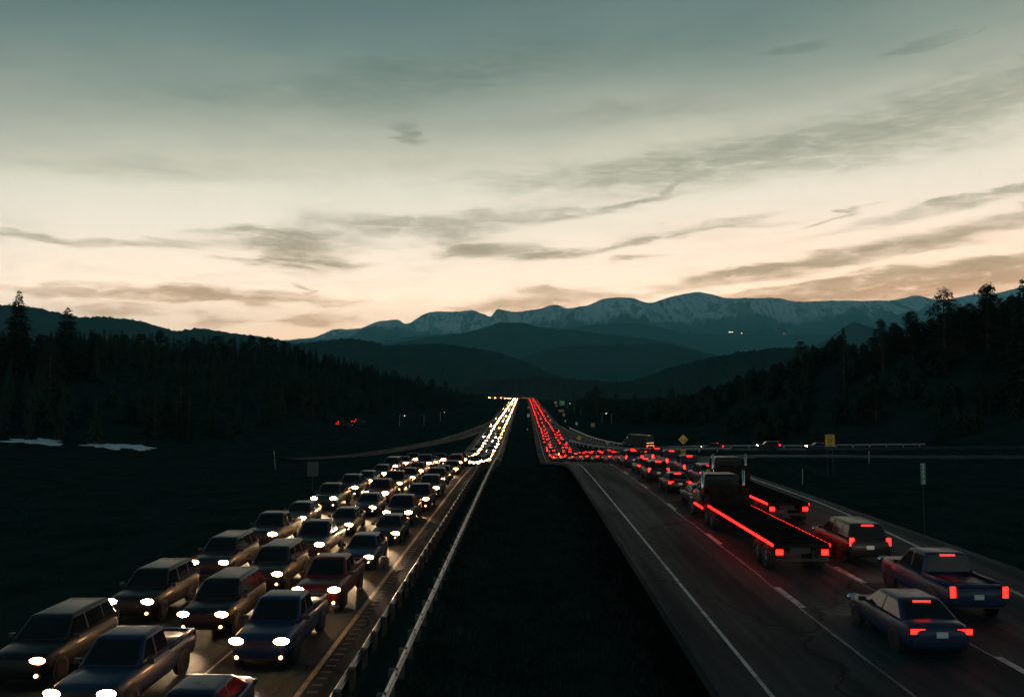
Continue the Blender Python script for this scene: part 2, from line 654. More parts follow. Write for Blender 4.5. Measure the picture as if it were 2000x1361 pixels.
# ramps -----------------------------------------------------------------
def spline(pts, n):
    pts = [np.array(p, float) for p in pts]
    out = []
    P = [2 * pts[0] - pts[1]] + pts + [2 * pts[-1] - pts[-2]]
    for i in range(1, len(P) - 2):
        for t in np.linspace(0, 1, n, endpoint=False):
            a, b, c, d = P[i - 1], P[i], P[i + 1], P[i + 2]
            out.append(0.5 * ((2 * b) + (-a + c) * t + (2 * a - 5 * b + 4 * c - d) * t * t + (-a + 3 * b - 3 * c + d) * t ** 3))
    out.append(pts[-1])
    return np.array(out)


def path_ribbon(name, path, off0, off1, mat_, lift, skirt, parent=None):
    mb = MB()
    vs, rows = [], []
    d = np.gradient(path[:, :2], axis=0)
    d /= np.linalg.norm(d, axis=1)[:, None]
    nrm = np.stack([d[:, 1], -d[:, 0]], 1)
    n = 4 if not skirt else 6
    offs = np.linspace(off0, off1, 4)
    for i, p in enumerate(path):
        row = [(p[0] + nrm[i, 0] * o, p[1] + nrm[i, 1] * o, p[2] + lift) for o in offs]
        if skirt:
            row = [(row[0][0], row[0][1], row[0][2] - skirt)] + row + [(row[-1][0], row[-1][1], row[-1][2] - skirt)]
        vs += row
    fs = [(i * n + k, i * n + k + 1, (i + 1) * n + k + 1, (i + 1) * n + k) for i in range(len(path) - 1) for k in range(n - 1)]
    return mb.add(vs, fs).build(name, mat_, parent)


EXIT = spline([(18.4, 84, -.15), (19.6, 92, -.35), (23.5, 106, -.8), (32, 120, -1.5), (46, 130, -2.2), (66, 134, -2.6), (95, 134, -2.6), (150, 128, -2.0)], 8)
ONR = spline([(9.6, 330, float(zr(330))), (12.2, 284, float(zr(284))), (15.5, 240, float(zr(240)) + .1), (19.5, 214, float(zr(214)) + .4), (25, 196, -5.6),
              (33, 187, -5.1), (44, 183, -4.7), (60, 181, -4.5), (80, 181, -4.3), (120, 184, -4.0), (170, 190, -3.5)], 10)
LEX = spline([(-11.5, 365, float(zl(365))), (-14.5, 321, float(zl(321))), (-20, 270, float(zl(270)) - .1), (-26, 236, float(zl(236))), (-38, 194, -6.8), (-50, 176, -6.5)], 10)
ramp_e = tag(path_ribbon('exit_ramp', EXIT, -2.4, 3.0, M_ASPH, 0.004, .35), kind='structure')
path_ribbon('edge_line', EXIT, 2.3, 2.48, M_WHITE, 0.014, 0, ramp_e)
path_ribbon('edge_line', EXIT, -2.1, -1.95, M_WHITE, 0.014, 0, ramp_e)
ramp_o = tag(path_ribbon('entrance_ramp', ONR, -3.6, 3.6, M_ASPH, 0.004, .35), kind='structure')
path_ribbon('edge_line', ONR, 3.0, 3.16, M_WHITE, 0.014, 0, ramp_o)
path_ribbon('edge_line', ONR, -3.16, -3.0, M_WHITE, 0.014, 0, ramp_o)
ramp_l = tag(path_ribbon('exit_ramp', LEX, -3.4, 3.4, M_ASPH2, 0.004, .35), kind='structure')
path_ribbon('edge_line', LEX[:26], 2.6, 2.76, M_WHITE, 0.014, 0, ramp_l)
path_ribbon('edge_line', LEX[:26], -2.76, -2.6, M_WHITE, 0.014, 0, ramp_l)

# ------------------------------------------------------------------ ground
# left ridge and right ridge as functions of depth (x of the crest, height of the crest)
RL_Y = [60, 140, 200, 250, 290, 330, 370, 420, 480, 560, 700, 800, 1000, 1400]
_sk = {250: (0, 632), 290: (150, 652), 330: (300, 664), 370: (450, 670), 420: (600, 688), 480: (700, 716), 560: (800, 742), 700: (900, 768), 800: (935, 777)}
RL_X = [-230, -200, -178] + [at(*_sk[y], y).x for y in (250, 290, 330, 370, 420, 480, 560, 700, 800)] + [-170, -330]
RL_Z = [-3.5, 1.0, 11.0] + [at(*_sk[y], y).z - 9.0 for y in (250, 290, 330, 370, 420, 480, 560, 700)] + [-1.5, -6, -14]
RR_Y = [60, 150, 200, 230, 250, 270, 290, 320, 400, 520, 700, 900, 1400]
_rk = {230: (2000, 560), 250: (1790, 620), 270: (1660, 655), 290: (1590, 700), 320: (1450, 748), 400: (1300, 775), 520: (1150, 779)}
RR_X = [190, 185, 160] + [at(*_rk[y], y).x for y in (230, 250, 270, 290, 320, 400, 520)] + [60, 60, 60]
RR_Z = [-2, 3, 12] + [at(*_rk[y], y).z - 9.0 for y in (230, 250, 270, 290, 320)] + [-4.5, -4.0, -3.5, -4, -12]


def base_z(x, y):
    zb = np.minimum(zr(y), zl(y)) - 0.45
    return zb


def ground_raw(x, y):
    x = np.asarray(x, float)
    y = np.asarray(y, float)
    b = base_z(x, y)
    xs = x - shift(y)
    # median ditch
    med = np.exp(-((xs - 0.2) / 2.6) ** 2)
    g = b + 0.0
    mid = 0.5 * (zr(y) + zl(y)) - 0.35 - 0.55 * med
    inm = sstep(-6.2, -4.4, xs) * (1 - sstep(3.0, 5.2, xs))
    g = g * (1 - inm) + mid * inm
    # verge falls away from the carriageways
    fall = np.maximum(0, np.abs(xs) - 19)
    g = g - 1.6 * (1 - np.exp(-fall / 10.0)) * (1 - sstep(60, 200, y) * .6)
    # left ridge
    rxl = pchip(RL_Y, RL_X, y)
    rzl = pchip(RL_Y, RL_Z, y)
    s = sstep(0.0, 1.0, (-xs - 24) / np.maximum(-rxl - 24, 12))
    hl = g + np.maximum(rzl - g, -3) * s
    # right ridge
    rxr = pchip(RR_Y, RR_X, y)
    rzr = pchip(RR_Y, RR_Z, y)
    foot = 26 + 62 * (1 - sstep(190, 300, y))
    s2 = sstep(0.0, 1.0, (xs - foot) / np.maximum(rxr - foot, 12))
    out = hl + np.maximum(rzr - g, -3) * s2
    rough = (fbm(x * .02 + 40, y * .02 + 90, 3, 5) - .5) * 3.0 * sstep(24, 60, np.abs(xs)) + (fbm(x * .25 + 7, y * .25 + 9, 11, 3) - .5) * .35 * sstep(18.5, 24, np.abs(xs))
    return out + rough


def seg_blend(g, x, y, path, half, soft):
    """press the ground onto a ramp path"""
    best = np.full(x.shape, 1e9)
    zz = np.zeros(x.shape)
    for p in path[::2]:
        d = np.hypot(x - p[0], y - p[1])
        m = d < best
        best = np.where(m, d, best)
        zz = np.where(m, p[2], zz)
    t = 1 - sstep(half, half + soft, best)
    return g * (1 - t) + (zz - 0.28) * t


def ground_z(x, y):
    x = np.atleast_1d(np.asarray(x, float))
    y = np.atleast_1d(np.asarray(y, float))
    g = ground_raw(x, y)
    g = seg_blend(g, x, y, EXIT, 5.0, 9.0)
    g = seg_blend(g, x, y, ONR, 5.5, 10.0)
    g = seg_blend(g, x, y, LEX, 5.5, 10.0)
    xs = x
    # never above the carriageways
    t = sstep(l_out(y) - 3.0, l_out(y) - .6, xs) * (1 - sstep(l_in(y) + 1.0, l_in(y) + 1.8, xs))
    g = g * (1 - t) + np.minimum(g, zl(y) - .25) * t
    t = sstep(r_in(y) - 1.9, r_in(y) - 1.2, xs) * (1 - sstep(r_out(y) + .3, r_out(y) + 2.5, xs))
    g = g * (1 - t) + np.minimum(g, zr(y) - .25) * t
    return g


def gz(x, y):
    return float(ground_z(x, y)[0])


gx = np.concatenate([np.linspace(-900, -200, 36, endpoint=False), np.linspace(-200, -40, 80, endpoint=False), np.arange(-40, 40, 0.8),
                     np.linspace(40, 200, 80, endpoint=False), np.linspace(200, 900, 36)])
gy = np.concatenate([np.arange(-60, 260, 2.0), np.arange(260, 1000, 6.0), np.arange(1000, 1401, 25.0)])
GX, GY = np.meshgrid(gx, gy)
GZ = ground_z(GX.ravel(), GY.ravel())


def grid_mesh(name, X, Y, Z, mat_, smooth=True):
    r, c = X.shape
    vs = np.stack([X.ravel(), Y.ravel(), Z.ravel()], 1)
    i = np.arange(r * c).reshape(r, c)
    fs = np.stack([i[:-1, :-1].ravel(), i[:-1, 1:].ravel(), i[1:, 1:].ravel(), i[1:, :-1].ravel()], 1)
    me = bpy.data.meshes.new(name)
    me.from_pydata(vs.tolist(), [], fs.tolist())
    me.materials.append(mat_)
    if smooth:
        me.polygons.foreach_set('use_smooth', [True] * len(me.polygons))
    me.update()
    return link(name, me)


tag(grid_mesh('ground', GX, GY, GZ.reshape(GX.shape), M_GROUND), kind='structure')

# the valley floor beyond, reaching to the mountains
mb = MB()
V = 32000
mb.add([(-V, 1390, -60), (V, 1390, -60), (V, 30000, -60), (-V, 30000, -60)], [(0, 1, 2, 3)])
mb.add([(-V, -3000, -30), (-890, -3000, -30), (-890, 1390, -30), (-V, 1390, -30)], [(0, 1, 2, 3)])
mb.add([(890, -3000, -30), (V, -3000, -30), (V, 1390, -30), (890, 1390, -30)], [(0, 1, 2, 3)])
mb.add([(-890, -3000, -8), (890, -3000, -8), (890, -58, -8), (-890, -58, -8)], [(0, 1, 2, 3)])
M_FOREST = mat('distant_forest', (0.030, 0.040, 0.030), 0.95, noise=(0.004, (0.050, 0.052, 0.040)), spec=0.0)
tag(mb.build('valley_floor', M_FOREST), kind='structure')


def hit(px, py, y0=12.0, y1=900.0):
    """where the view ray through a photo pixel first meets the ground"""
    d = ray(px, py)
    ys = np.concatenate([np.arange(y0, 260, .5), np.arange(260, y1, 2.0)])
    t = ys / d.y
    x = d.x * t
    z = CAM_H + d.z * t
    g_ = ground_z(x, ys)
    i = np.nonzero(z <= g_)[0]
    i = i[0] if len(i) else len(ys) - 1
    return Vector((float(x[i]), float(ys[i]), float(g_[i])))


# ------------------------------------------------------------------ hills and mountains
def skyline(pts, D):
    P = [at(px, py, D) for px, py in pts]
    return [p.x for p in P], [p.z for p in P]


def hill(name, pts, D, zbase, depth, mat_, rough=0.02, trees=0.0, cols=420, rows=36, seed=1, spur=0.25, scale=1.0):
    xs, zs = skyline(pts, D)
    X1 = np.linspace(xs[0], xs[-1], cols)
    zc = pchip(xs, zs, X1)
    span = (zc.max() - zbase)
    t = np.concatenate([np.linspace(0, 1, rows), np.array([1.06, 1.25, 1.6])])
    T, XX = np.meshgrid(t, X1, indexing='ij')
    Yv = D - depth * (1 - T)
    Zc = np.broadcast_to(zc, XX.shape)
    prof = np.where(T <= 1, T ** 1.25, 1 - (T - 1) ** 1.2 * .9)
    u = XX / (depth * .55) * scale
    rid = fbm(u + 30 + seed, Yv / (depth * .9) * scale + 11, seed, 5, .5, True) - .45
    env = np.where(T <= 1, np.sin(np.clip(T, 0, 1) * math.pi) ** 1.25, 0)
    hgt = (Zc - zbase)
    Z = zbase + hgt * prof + rid * env * np.maximum(hgt, span * .15) * spur
    fine = (fbm(XX / (depth * .05), Yv / (depth * .05), seed + 9, 4) - .5) * span * rough
    Z = Z + fine * np.clip(T * 2, 0, 1) * (1 - .62 * np.clip(T, 0, 1) ** 5)
    Zp = np.minimum(pchip(xs, zs, XX * D / Yv), pchip(xs, zs, XX * D / Yv * 1.01))
    lim = CAM_H + (Zp - CAM_H) * (Yv / D) - span * .014          # spurs stay below the crest line
    Z = np.where(T < .999, np.minimum(Z, lim), Z)
    if trees:
        Z = Z + trees * np.random.RandomState(seed).rand(*Z.shape) ** 2 * np.clip(T * 3, 0, 1)
    return tag(grid_mesh(name, XX, Yv, Z, mat_), kind='structure')


M_ROCKSNOW = bpy.data.materials.new('snow_and_rock')
M_ROCKSNOW.use_nodes = True
nt = NT(M_ROCKSNOW.node_tree)
b = M_ROCKSNOW.node_tree.nodes['Principled BSDF']
b.inputs['Roughness'].default_value = 0.9
b.inputs['Specular IOR Level'].default_value = 0.1
g = nt.node('ShaderNodeNewGeometry')
sp = nt.node('ShaderNodeSeparateXYZ')
nt.l.new(g.outputs['Position'], sp.inputs[0])
spn = nt.node('ShaderNodeSeparateXYZ')
nt.l.new(g.outputs['Normal'], spn.inputs[0])
mps = nt.node('ShaderNodeMapping')
mps.inputs['Scale'].default_value = (1.0, 0.4, 0.5)
nt.l.new(g.outputs['Position'], mps.inputs[0])
big = nt.noise(mps.outputs[0], 0.0011, 7, 0.62, 0.4)
fin = nt.noise(mps.outputs[0], 0.006, 5, 0.65, 0.6)
snowline = nt.math('ADD', sp.outputs[2], nt.math('MULTIPLY_ADD', big.outputs[0], 900.0, -450.0))
sl = nt.math('ADD', snowline, nt.math('MULTIPLY', sp.outputs[0], -0.028))
above = nt.maprange(nt.math('ADD', sl, nt.math('MULTIPLY_ADD', fin.outputs[0], 500.0, -250.0)), 1430.0, 1640.0, 0, 1)
flat = nt.maprange(nt.math('ADD', spn.outputs[2], nt.math('MULTIPLY_ADD', fin.outputs[0], 0.5, -0.25)), 0.42, 0.66, 0.25, 1.0)
mpr = nt.node('ShaderNodeMapping')
mpr.inputs['Scale'].default_value = (1.0, 0.22, 0.35)
mpr.inputs['Rotation'].default_value = (0, 0, R(24))
nt.l.new(g.outputs['Position'], mpr.inputs[0])
rib = nt.noise(mpr.outputs[0], 0.0042, 7, 0.68, 1.2)
ribs = nt.maprange(rib.outputs[0], 0.47, 0.60, 1.0, 0.18)
flat = nt.math('MULTIPLY', flat, ribs)
rock = nt.mix(fin.outputs[0], (0.075, 0.072, 0.07, 1), (0.13, 0.125, 0.12, 1))
wood = nt.mix(big.outputs[0], (0.022, 0.030, 0.026, 1), (0.04, 0.048, 0.04, 1))
low = nt.mix(nt.maprange(sl, 1000.0, 1500.0, 0, 1), wood, rock)
nt.l.new(nt.mix(nt.math('MULTIPLY', above, flat), low, (0.78, 0.76, 0.75, 1)), b.inputs['Base Color'])

SNOW = [(-500, 700), (300, 690), (500, 672), (560, 662), (610, 658), (650, 645), (690, 643), (750, 627), (778, 624), (792, 630), (830, 613), (870, 608), (920, 607),
        (945, 614), (958, 618), (972, 604), (1000, 609), (1050, 602), (1085, 595), (1110, 603), (1140, 599), (1180, 583), (1210, 580), (1232, 582), (1268, 592), (1310, 580),
        (1340, 573), (1362, 569), (1390, 574), (1420, 583), (1500, 582), (1570, 590), (1640, 587), (1700, 589), (1760, 584), (1790, 578), (1830, 586), (1900, 576), (1960, 570), (2000, 560), (2100, 545), (2500, 560)]
hill('snowy_mountains', SNOW, 21000, -60, 9500, M_ROCKSNOW, 0.085, 0, 1300, 200, 21, 0.70, 2.8)
hill('far_foothills', [(200, 700), (700, 672), (840, 655), (930, 651), (1000, 640), (1080, 646), (1160, 634), (1240, 632), (1290, 640), (1340, 652), (1460, 655), (1580, 652), (1680, 660), (1800, 650), (2050, 640), (2500, 650)],
     13500, -60, 5000, M_FOREST, 0.05, 0, 600, 60, 31, 0.35, 1.4)
hill('wooded_ridge', [(500, 740), (740, 676), (810, 664), (850, 656), (900, 652), (940, 642), (985, 630), (1020, 631), (1060, 640), (1110, 644), (1170, 652), (1250, 660), (1320, 672), (1380, 690), (1420, 705), (1500, 730), (1600, 750)],
     8500, -60, 3000, M_FOREST, 0.03, 10, 600, 50, 41, 0.3, 1.2)
hill('conical_hill', [(1300, 705), (1420, 695), (1500, 690), (1560, 684), (1600, 672), (1640, 652), (1668, 630), (1690, 636), (1740, 652), (1830, 672), (1960, 690), (2200, 700)],
     6500, -60, 2200, M_FOREST, 0.03, 8, 420, 40, 51, 0.3, 1.0)
hill('valley_hill', [(900, 760), (980, 716), (1050, 690), (1110, 676), (1180, 674), (1280, 672), (1350, 682), (1400, 694), (1460, 708), (1560, 720), (1800, 750)],
     5600, -60, 2000, M_FOREST, 0.03, 8, 420, 40, 61, 0.3, 1.0)
hill('left_mountain', [(-700, 560), (-300, 582), (0, 597), (60, 601), (110, 611), (165, 621), (200, 620), (265, 627), (300, 636), (345, 647), (390, 642), (430, 648), (490, 656), (520, 660), (560, 668), (620, 690), (700, 720), (800, 750)],
     4200, -60, 1500, M_FOREST, 0.02, 9, 640, 40, 71, 0.3, 1.0)
hill('near_wooded_hill', [(450, 700), (560, 676), (620, 668), (680, 663), (720, 667), (760, 676), (800, 674), (860, 673), (905, 679), (945, 684), (985, 694), (1040, 714), (1090, 736), (1140, 752), (1220, 768)],
     3000, -60, 1100, M_FOREST, 0.02, 8, 520, 40, 81, 0.3, 1.0)
hill('dark_hill', [(1100, 766), (1180, 757), (1250, 742), (1300, 724), (1360, 708), (1400, 698), (1450, 689), (1500, 684), (1560, 680), (1610, 684), (1700, 700), (1850, 720), (2100, 740)],
     1900, -60, 560, M_FOREST, 0.02, 7, 520, 40, 91, 0.3, 1.0)
hill('low_hill', [(700, 775), (860, 764), (930, 750), (990, 742), (1060, 738), (1120, 742), (1180, 747), (1260, 752), (1340, 766), (1500, 775)],
     1650, -60, 240, M_FOREST, 0.02, 6, 420, 30, 95, 0.3, 1.0)

# ------------------------------------------------------------------ trees
M_NEEDLE = mat('conifer_needles', (0.018, 0.034, 0.026), 0.9, noise=(1.2, (0.026, 0.042, 0.03)), spec=0.02)
M_PINE = mat('pine_needles', (0.020, 0.036, 0.026), 0.9, noise=(1.0, (0.03, 0.045, 0.03)), spec=0.02)
M_BARK = mat('bark', (0.10, 0.065, 0.045), 0.9, noise=(5, (0.05, 0.035, 0.028)))


def spruce_meshes(seed, H=20.0, Wd=3.4, dens=1.0, broken=0.0):
    rs = random.Random(seed)
    tr = MB()
    lean = rs.uniform(-.2, .2)
    tr.tube([(0, 0, -1.0), (lean * .2, 0, H * .3), (lean * .6, 0, H * .7), (lean, 0, H)], [H * .016, H * .013, H * .007, H * .0015], 7)
    cr = MB()
    z = H * .07
    while z < H * .985:
        f = z / H
        rad = Wd * (1 - f) ** .82 * (.75 + .5 * rs.random()) + .12
        if rs.random() < broken and f > .55:
            z += H * .02
            continue
        nb = max(4, int(8 * (1 - f) * dens + 3))
        a0 = rs.random() * 6.28
        for k in range(nb):
            a = a0 + k * 6.283 / nb + rs.uniform(-.35, .35)
            L = rad * rs.uniform(.6, 1.12)
            droop = rs.uniform(.05, .30) * L
            ca, sa = math.cos(a), math.sin(a)
            base = Vector((lean * f, 0, z))
            nseg = max(3, int(L * 3.2))
            for s in range(1, nseg + 1):
                q = s / nseg
                c = base + Vector((ca * L * q, sa * L * q, -droop * q * q + .12 * math.sin(q * 3) + rs.uniform(-.08, .08)))
                for w_ in range(2):
                    side = (w_ * 2 - 1)
                    ln = rs.uniform(.40, .75) * (1.15 - .55 * q) * (.5 + .5 * min(1, L))
                    aa = a + side * rs.uniform(.5, 1.1)
                    tip = c + Vector((math.cos(aa) * ln, math.sin(aa) * ln, -ln * rs.uniform(-.1, .55)))
                    wd = Vector((-math.sin(aa) * rs.uniform(-1, 1), math.cos(aa) * rs.uniform(-1, 1), rs.uniform(.5, 1.0))) * ln * .36
                    mid = (c + tip) / 2
                    cr.add([c, mid + wd, tip, mid - wd], [(0, 1, 2, 3)])
        z += H * rs.uniform(.014, .026)
    # leader
    for k in range(8):
        a = rs.random() * 6.28
        p = Vector((lean, 0, H - .15 * k))
        t = p + Vector((math.cos(a) * .3, math.sin(a) * .3, .25))
        cr.add([p, p + Vector((.05, .05, .1)), t, p + Vector((-.05, .0, .1))], [(0, 1, 2, 3)])
    return tr.mesh('trunk', M_BARK, True), cr.mesh('crown', M_NEEDLE)


def pine_meshes(seed, H=14.0, Wd=4.2, low=.12):
    rs = random.Random(seed)
    tr = MB()
    bx, by = rs.uniform(-.5, .5), rs.uniform(-.4, .4)
    tr.tube([(0, 0, -1.0), (bx * .3, by * .2, H * .35), (bx, by, H * .7), (bx * .8, by, H * .93)], [H * .026, H * .021, H * .011, H * .003], 7)
    cr = MB()
    nclump = 60
    for i in range(nclump):
        f = low + (1 - low) * (i + rs.random()) / nclump
        r = Wd * math.sin(min(1, (1.08 - f) / (1.08 - low)) ** .75 * 1.7) * rs.uniform(.35, 1.0) * (.85 + .3 * rs.random())
        a = i * 2.4 + rs.uniform(-.6, .6)
        c = Vector((bx * f + math.cos(a) * r, by * f + math.sin(a) * r, H * f + rs.uniform(-.3, .3)))
        s = Vector((bx * f, by * f, H * f - r * rs.uniform(.15, .5)))
        tr.tube([s, (s + c) / 2 + Vector((0, 0, -.12)), c], [.075 * (1.2 - f) + .03, .05 * (1.2 - f) + .02, .015], 5)
        cs = rs.uniform(.8, 1.5)
        for k in range(74):
            d = Vector((rs.gauss(0, 1), rs.gauss(0, 1), rs.gauss(0, .72)))
            d = d.normalized() * (rs.random() ** .45)
            p = c + Vector((d.x * cs, d.y * cs, d.z * cs * .72))
            o = Vector((rs.gauss(0, 1), rs.gauss(0, 1), rs.gauss(0, 1) + .4)).normalized()
            sd = o.orthogonal().normalized()
            ln = rs.uniform(.22, .44)
            cr.add([p - o * ln * .4, p + sd * ln * .30, p + o * ln, p - sd * ln * .30], [(0, 1, 2, 3)])
    return tr.mesh('trunk', M_BARK, True), cr.mesh('crown', M_PINE)


SPR = [spruce_meshes(s, 20, w_, d_) for s, w_, d_ in ((1, 3.6, 1.1), (2, 3.0, 1.0), (3, 4.1, 1.2), (4, 2.6, .9))]
BROKEN = spruce_meshes(9, 20, 5.2, 2.4, .12)
SPR.append(BROKEN)
SPR.append(spruce_meshes(21, 20, 4.6, 2.4))
PIN = [pine_meshes(s, 14, w_, l_) for s, w_, l_ in ((11, 3.9, .10), (12, 3.3, .13), (13, 4.4, .08), (14, 3.0, .15))]


def tree(kind, idx, x, y, h, label, group, wide=1.0, zoff=0.0, name=None):
    tr, cr = SPR[idx] if kind == 'spruce' else PIN[idx]
    H = 20.0 if kind == 'spruce' else 14.0
    r = thing(name or ('spruce_tree' if kind == 'spruce' else 'pine_tree'), label, 'tree', (x, y, gz(x, y) - .2 + zoff), random.random() * 6.28, group)
    s = h / H
    r.scale = (s * wide, s * wide, s)
    link('trunk', tr, r)
    link('crown', cr, r)
    return r


def tree_to(kind, idx, px, py, Y, label, group, wide=1.0):
    p = at(px, py, Y)
    h = p.z - gz(p.x, Y) + .2
    return tree(kind, idx, p.x, Y, max(h, 3.0), label, group, wide)


tree_to('spruce', 5, 38, 566, 222, 'tallest pointed spruce on the left skyline, at the left edge', None, 1.15)
tree_to('spruce', 4, 133, 599, 226, 'ragged spruce with a gappy broken top, second from the left edge', None, 1.35)
tree_to('spruce', 5, -15, 598, 218, 'spruce cut by the left edge of the picture', None, 1.05)
tree_to('pine', 2, 88, 655, 232, 'low bushy pine between the two tall left spruces', None, 1.4)
tree_to('pine', 0, 190, 655, 235, 'bushy pine just right of the ragged left spruce', None, 1.2)
tree_to('spruce', 3, 1646, 638, 232, 'slim lone conifer standing proud on the right hillside', None, .95)
tree_to('pine', 1, 1722, 626, 238, 'small round-topped pine right of the slim lone conifer', None, .9)
tree_to('pine', 3, 1775, 612, 236, 'medium pine left of the big round pine on the right skyline', None, 1.15)
tree_to('pine', 0, 1843, 571, 224, 'big round-crowned pine on the right skyline', None, 1.0)
tree_to('pine', 1, 1926, 560, 222, 'spiky-topped pine between the big round pine and the right edge', None, 1.0)
tree_to('spruce', 5, 1998, 543, 205, 'tall conifer cut by the right edge of the picture', None, 1.1)
tree_to('pine', 2, 1880, 600, 226, 'low pine right beside the big round skyline pine', None, 1.1)
tree_to('pine', 0, 1468, 726, 282, 'big pine at the foot of the right slope', None, 1.15)
tree_to('pine', 3, 1562, 722, 268, 'dark pine below the slim lone conifer', None, 1.2)
tree_to('pine', 1, 1312, 762, 300, 'round pine above the gore sign at the valley edge', None, 1.0)
tree_to('pine', 2, 1165, 757, 420, 'wide pine nearest the motorway on the right', None, 1.0)

LG = 'skyline trees of the left ridge'
LLAB = 'conifer top forming the skyline of the left wooded ridge'
count = 0
for i in range(74):                              # skyline of the left ridge
    px = 160 + 780 * (i + random.random() * .8) / 74
    Y = np.interp(px, [0, 150, 300, 450, 600, 700, 800, 900, 935], [250, 290, 330, 370, 420, 480, 560, 700, 800]) * random.uniform(.94, 1.04)
    py = np.interp(px, [0, 150, 300, 450, 540, 600, 660, 700, 760, 800, 860, 900, 940], [618, 648, 655, 660, 668, 678, 700, 712, 728, 738, 752, 765, 778]) + random.uniform(-9, 9)
    tree_to(random.choice(['spruce', 'spruce', 'pine']), random.randrange(4), px, py, Y, LLAB, LG, random.uniform(.95, 1.25))
for i in range(90):                              # trees down its slope
    Y = random.uniform(175, 520)
    xr = float(pchip(RL_Y, RL_X, Y))
    x = xr * random.uniform(.42, 1.0)
    if x > -42:
        continue
    tree(random.choice(['spruce', 'spruce', 'pine']), random.randrange(4), x, Y, random.uniform(7, 12), 'dark conifer on the slope below the left ridge skyline', 'trees on the left slope', random.uniform(.95, 1.2))
RG = 'skyline trees of the right slope'
RLAB = 'pine top among the skyline trees of the right slope'
for i in range(46):
    px = 1140 + 880 * (i + random.random() * .8) / 46
    Y = np.interp(px, [1150, 1300, 1450, 1590, 1660, 1790, 2000], [520, 400, 320, 290, 270, 250, 230]) * random.uniform(.92, 1.02)
    py = np.interp(px, [1130, 1200, 1300, 1400, 1450, 1520, 1590, 1620, 1680, 1740, 1800, 1880, 1960, 2010], [772, 768, 774, 772, 752, 748, 738, 700, 668, 650, 628, 606, 598, 580]) + random.uniform(-6, 10)
    tree_to(random.choice(['pine', 'pine', 'spruce']), random.randrange(4), px, py, Y, RLAB, RG, random.uniform(1.0, 1.35))
for i in range(52):
    Y = random.uniform(200, 330)
    xr = float(pchip(RR_Y, RR_X, Y))
    x = xr * random.uniform(.62, 1.05)
    if x < 62:
        continue
    tree(random.choice(['pine', 'pine', 'spruce']), random.randrange(4), x, Y, random.uniform(6, 10), 'dark pine on the slope below the right skyline', 'trees on the right slope', random.uniform(1.0, 1.3))


def forest(name, label, spots, rounded=False):
    """a mass of trees nobody could count, low detail"""
    mb = MB()
    for (x, y, h) in spots:
        z = gz(x, y) - .3
        r = h * random.uniform(.18, .26)
        zz = z + h * .12
        k = 0
        while zz < z + h * .96:
            f = (zz - z) / h
            rr = r * (1.05 - f) + .08
            if rounded:
                rr = r * 1.25 * math.sin(min(1.0, (1.04 - f)) ** .7 * 2.2) + .1
            n = 9
            a0 = random.random() * 6.28
            top = (x, y, zz + h * .17)
            for q in range(n):
                a1, a2 = a0 + q * 6.283 / n, a0 + (q + .62) * 6.283 / n
                r1, r2 = rr * random.uniform(.7, 1.2), rr * random.uniform(.7, 1.2)
                mb.add([top, (x + math.cos(a1) * r1, y + math.sin(a1) * r1, zz - random.random() * .3), (x + math.cos(a2) * r2, y + math.sin(a2) * r2, zz - random.random() * .4)], [(0, 1, 2)])
            zz += h * .085
    return tag(mb.build(name, M_NEEDLE), label, 'forest', None, 'stuff')


sp_l = []
while len(sp_l) < 2600:
    Y = random.uniform(165, 900)
    xr = float(pchip(RL_Y, RL_X, Y))
    x = xr * random.uniform(.40, 2.2)
    if x < -40 and x > -420 and not (Y < 250 and x > -70):
        sp_l.append((x, Y, random.uniform(5.5, 9.5)))
forest('forest', 'mass of dark conifers covering the left ridge', sp_l)
sp_r = []
while len(sp_r) < 2100:
    Y = random.uniform(200, 620)
    xr = float(pchip(RR_Y, RR_X, Y))
    x = xr * random.uniform(.50, 2.2)
    if 40 < x < 330 and not (Y < 225 and x < 100):
        sp_r.append((x, Y, random.uniform(5.0, 8.5)))
forest('forest', 'mass of dark pines covering the right slope', sp_r, True)

# grass tufts on the median and verges (nobody could count them)
mb = MB()
for i in range(21000):
    y = 14 + 120 * random.random() ** 1.6
    if i % 4 == 0:                                # ragged fringe along the shoulders
        q = random.gauss(0, .28) + .25 * math.sin(y * 1.7) * math.sin(y * .43)
        x = random.choice([float(r_in(y)) - 1.45 - q, -3.4 + abs(q), float(r_out(y)) + .35 + abs(q), float(l_out(y)) - .35 - abs(q)])
    elif random.random() < .5:
        x = random.uniform(-3.6, 4.6)
    elif random.random() < .6:
        x = random.uniform(21.8, 50)
    else:
        x = random.uniform(-60, -19)
    p = Vector((x, y, 0))
    h = random.uniform(.12, .42)
    for k in range(3):
        a = random.random() * 6.28
        o = Vector((math.cos(a), math.sin(a), 0))
        mb.add([(p.x - o.y * .03, p.y + o.x * .03, -.05), (p.x + o.y * .03, p.y - o.x * .03, -.05), (p.x + o.x * h * .6, p.y + o.y * h * .6, h)], [(0, 1, 2)])
vv = np.array(mb.v)
base_i = np.repeat(np.arange(0, len(vv), 9), 9)
zz = ground_z(vv[base_i, 0], vv[base_i, 1])
vv[:, 2] += zz
mb.v = [tuple(p) for p in vv]
tag(mb.build('dry_grass', mat('dry_grass_blades', (0.036, 0.056, 0.044), 0.9, noise=(.7, (.016, .03, .026)), spec=.0)), 'dry grass on the median and verges', 'grass', None, 'stuff')

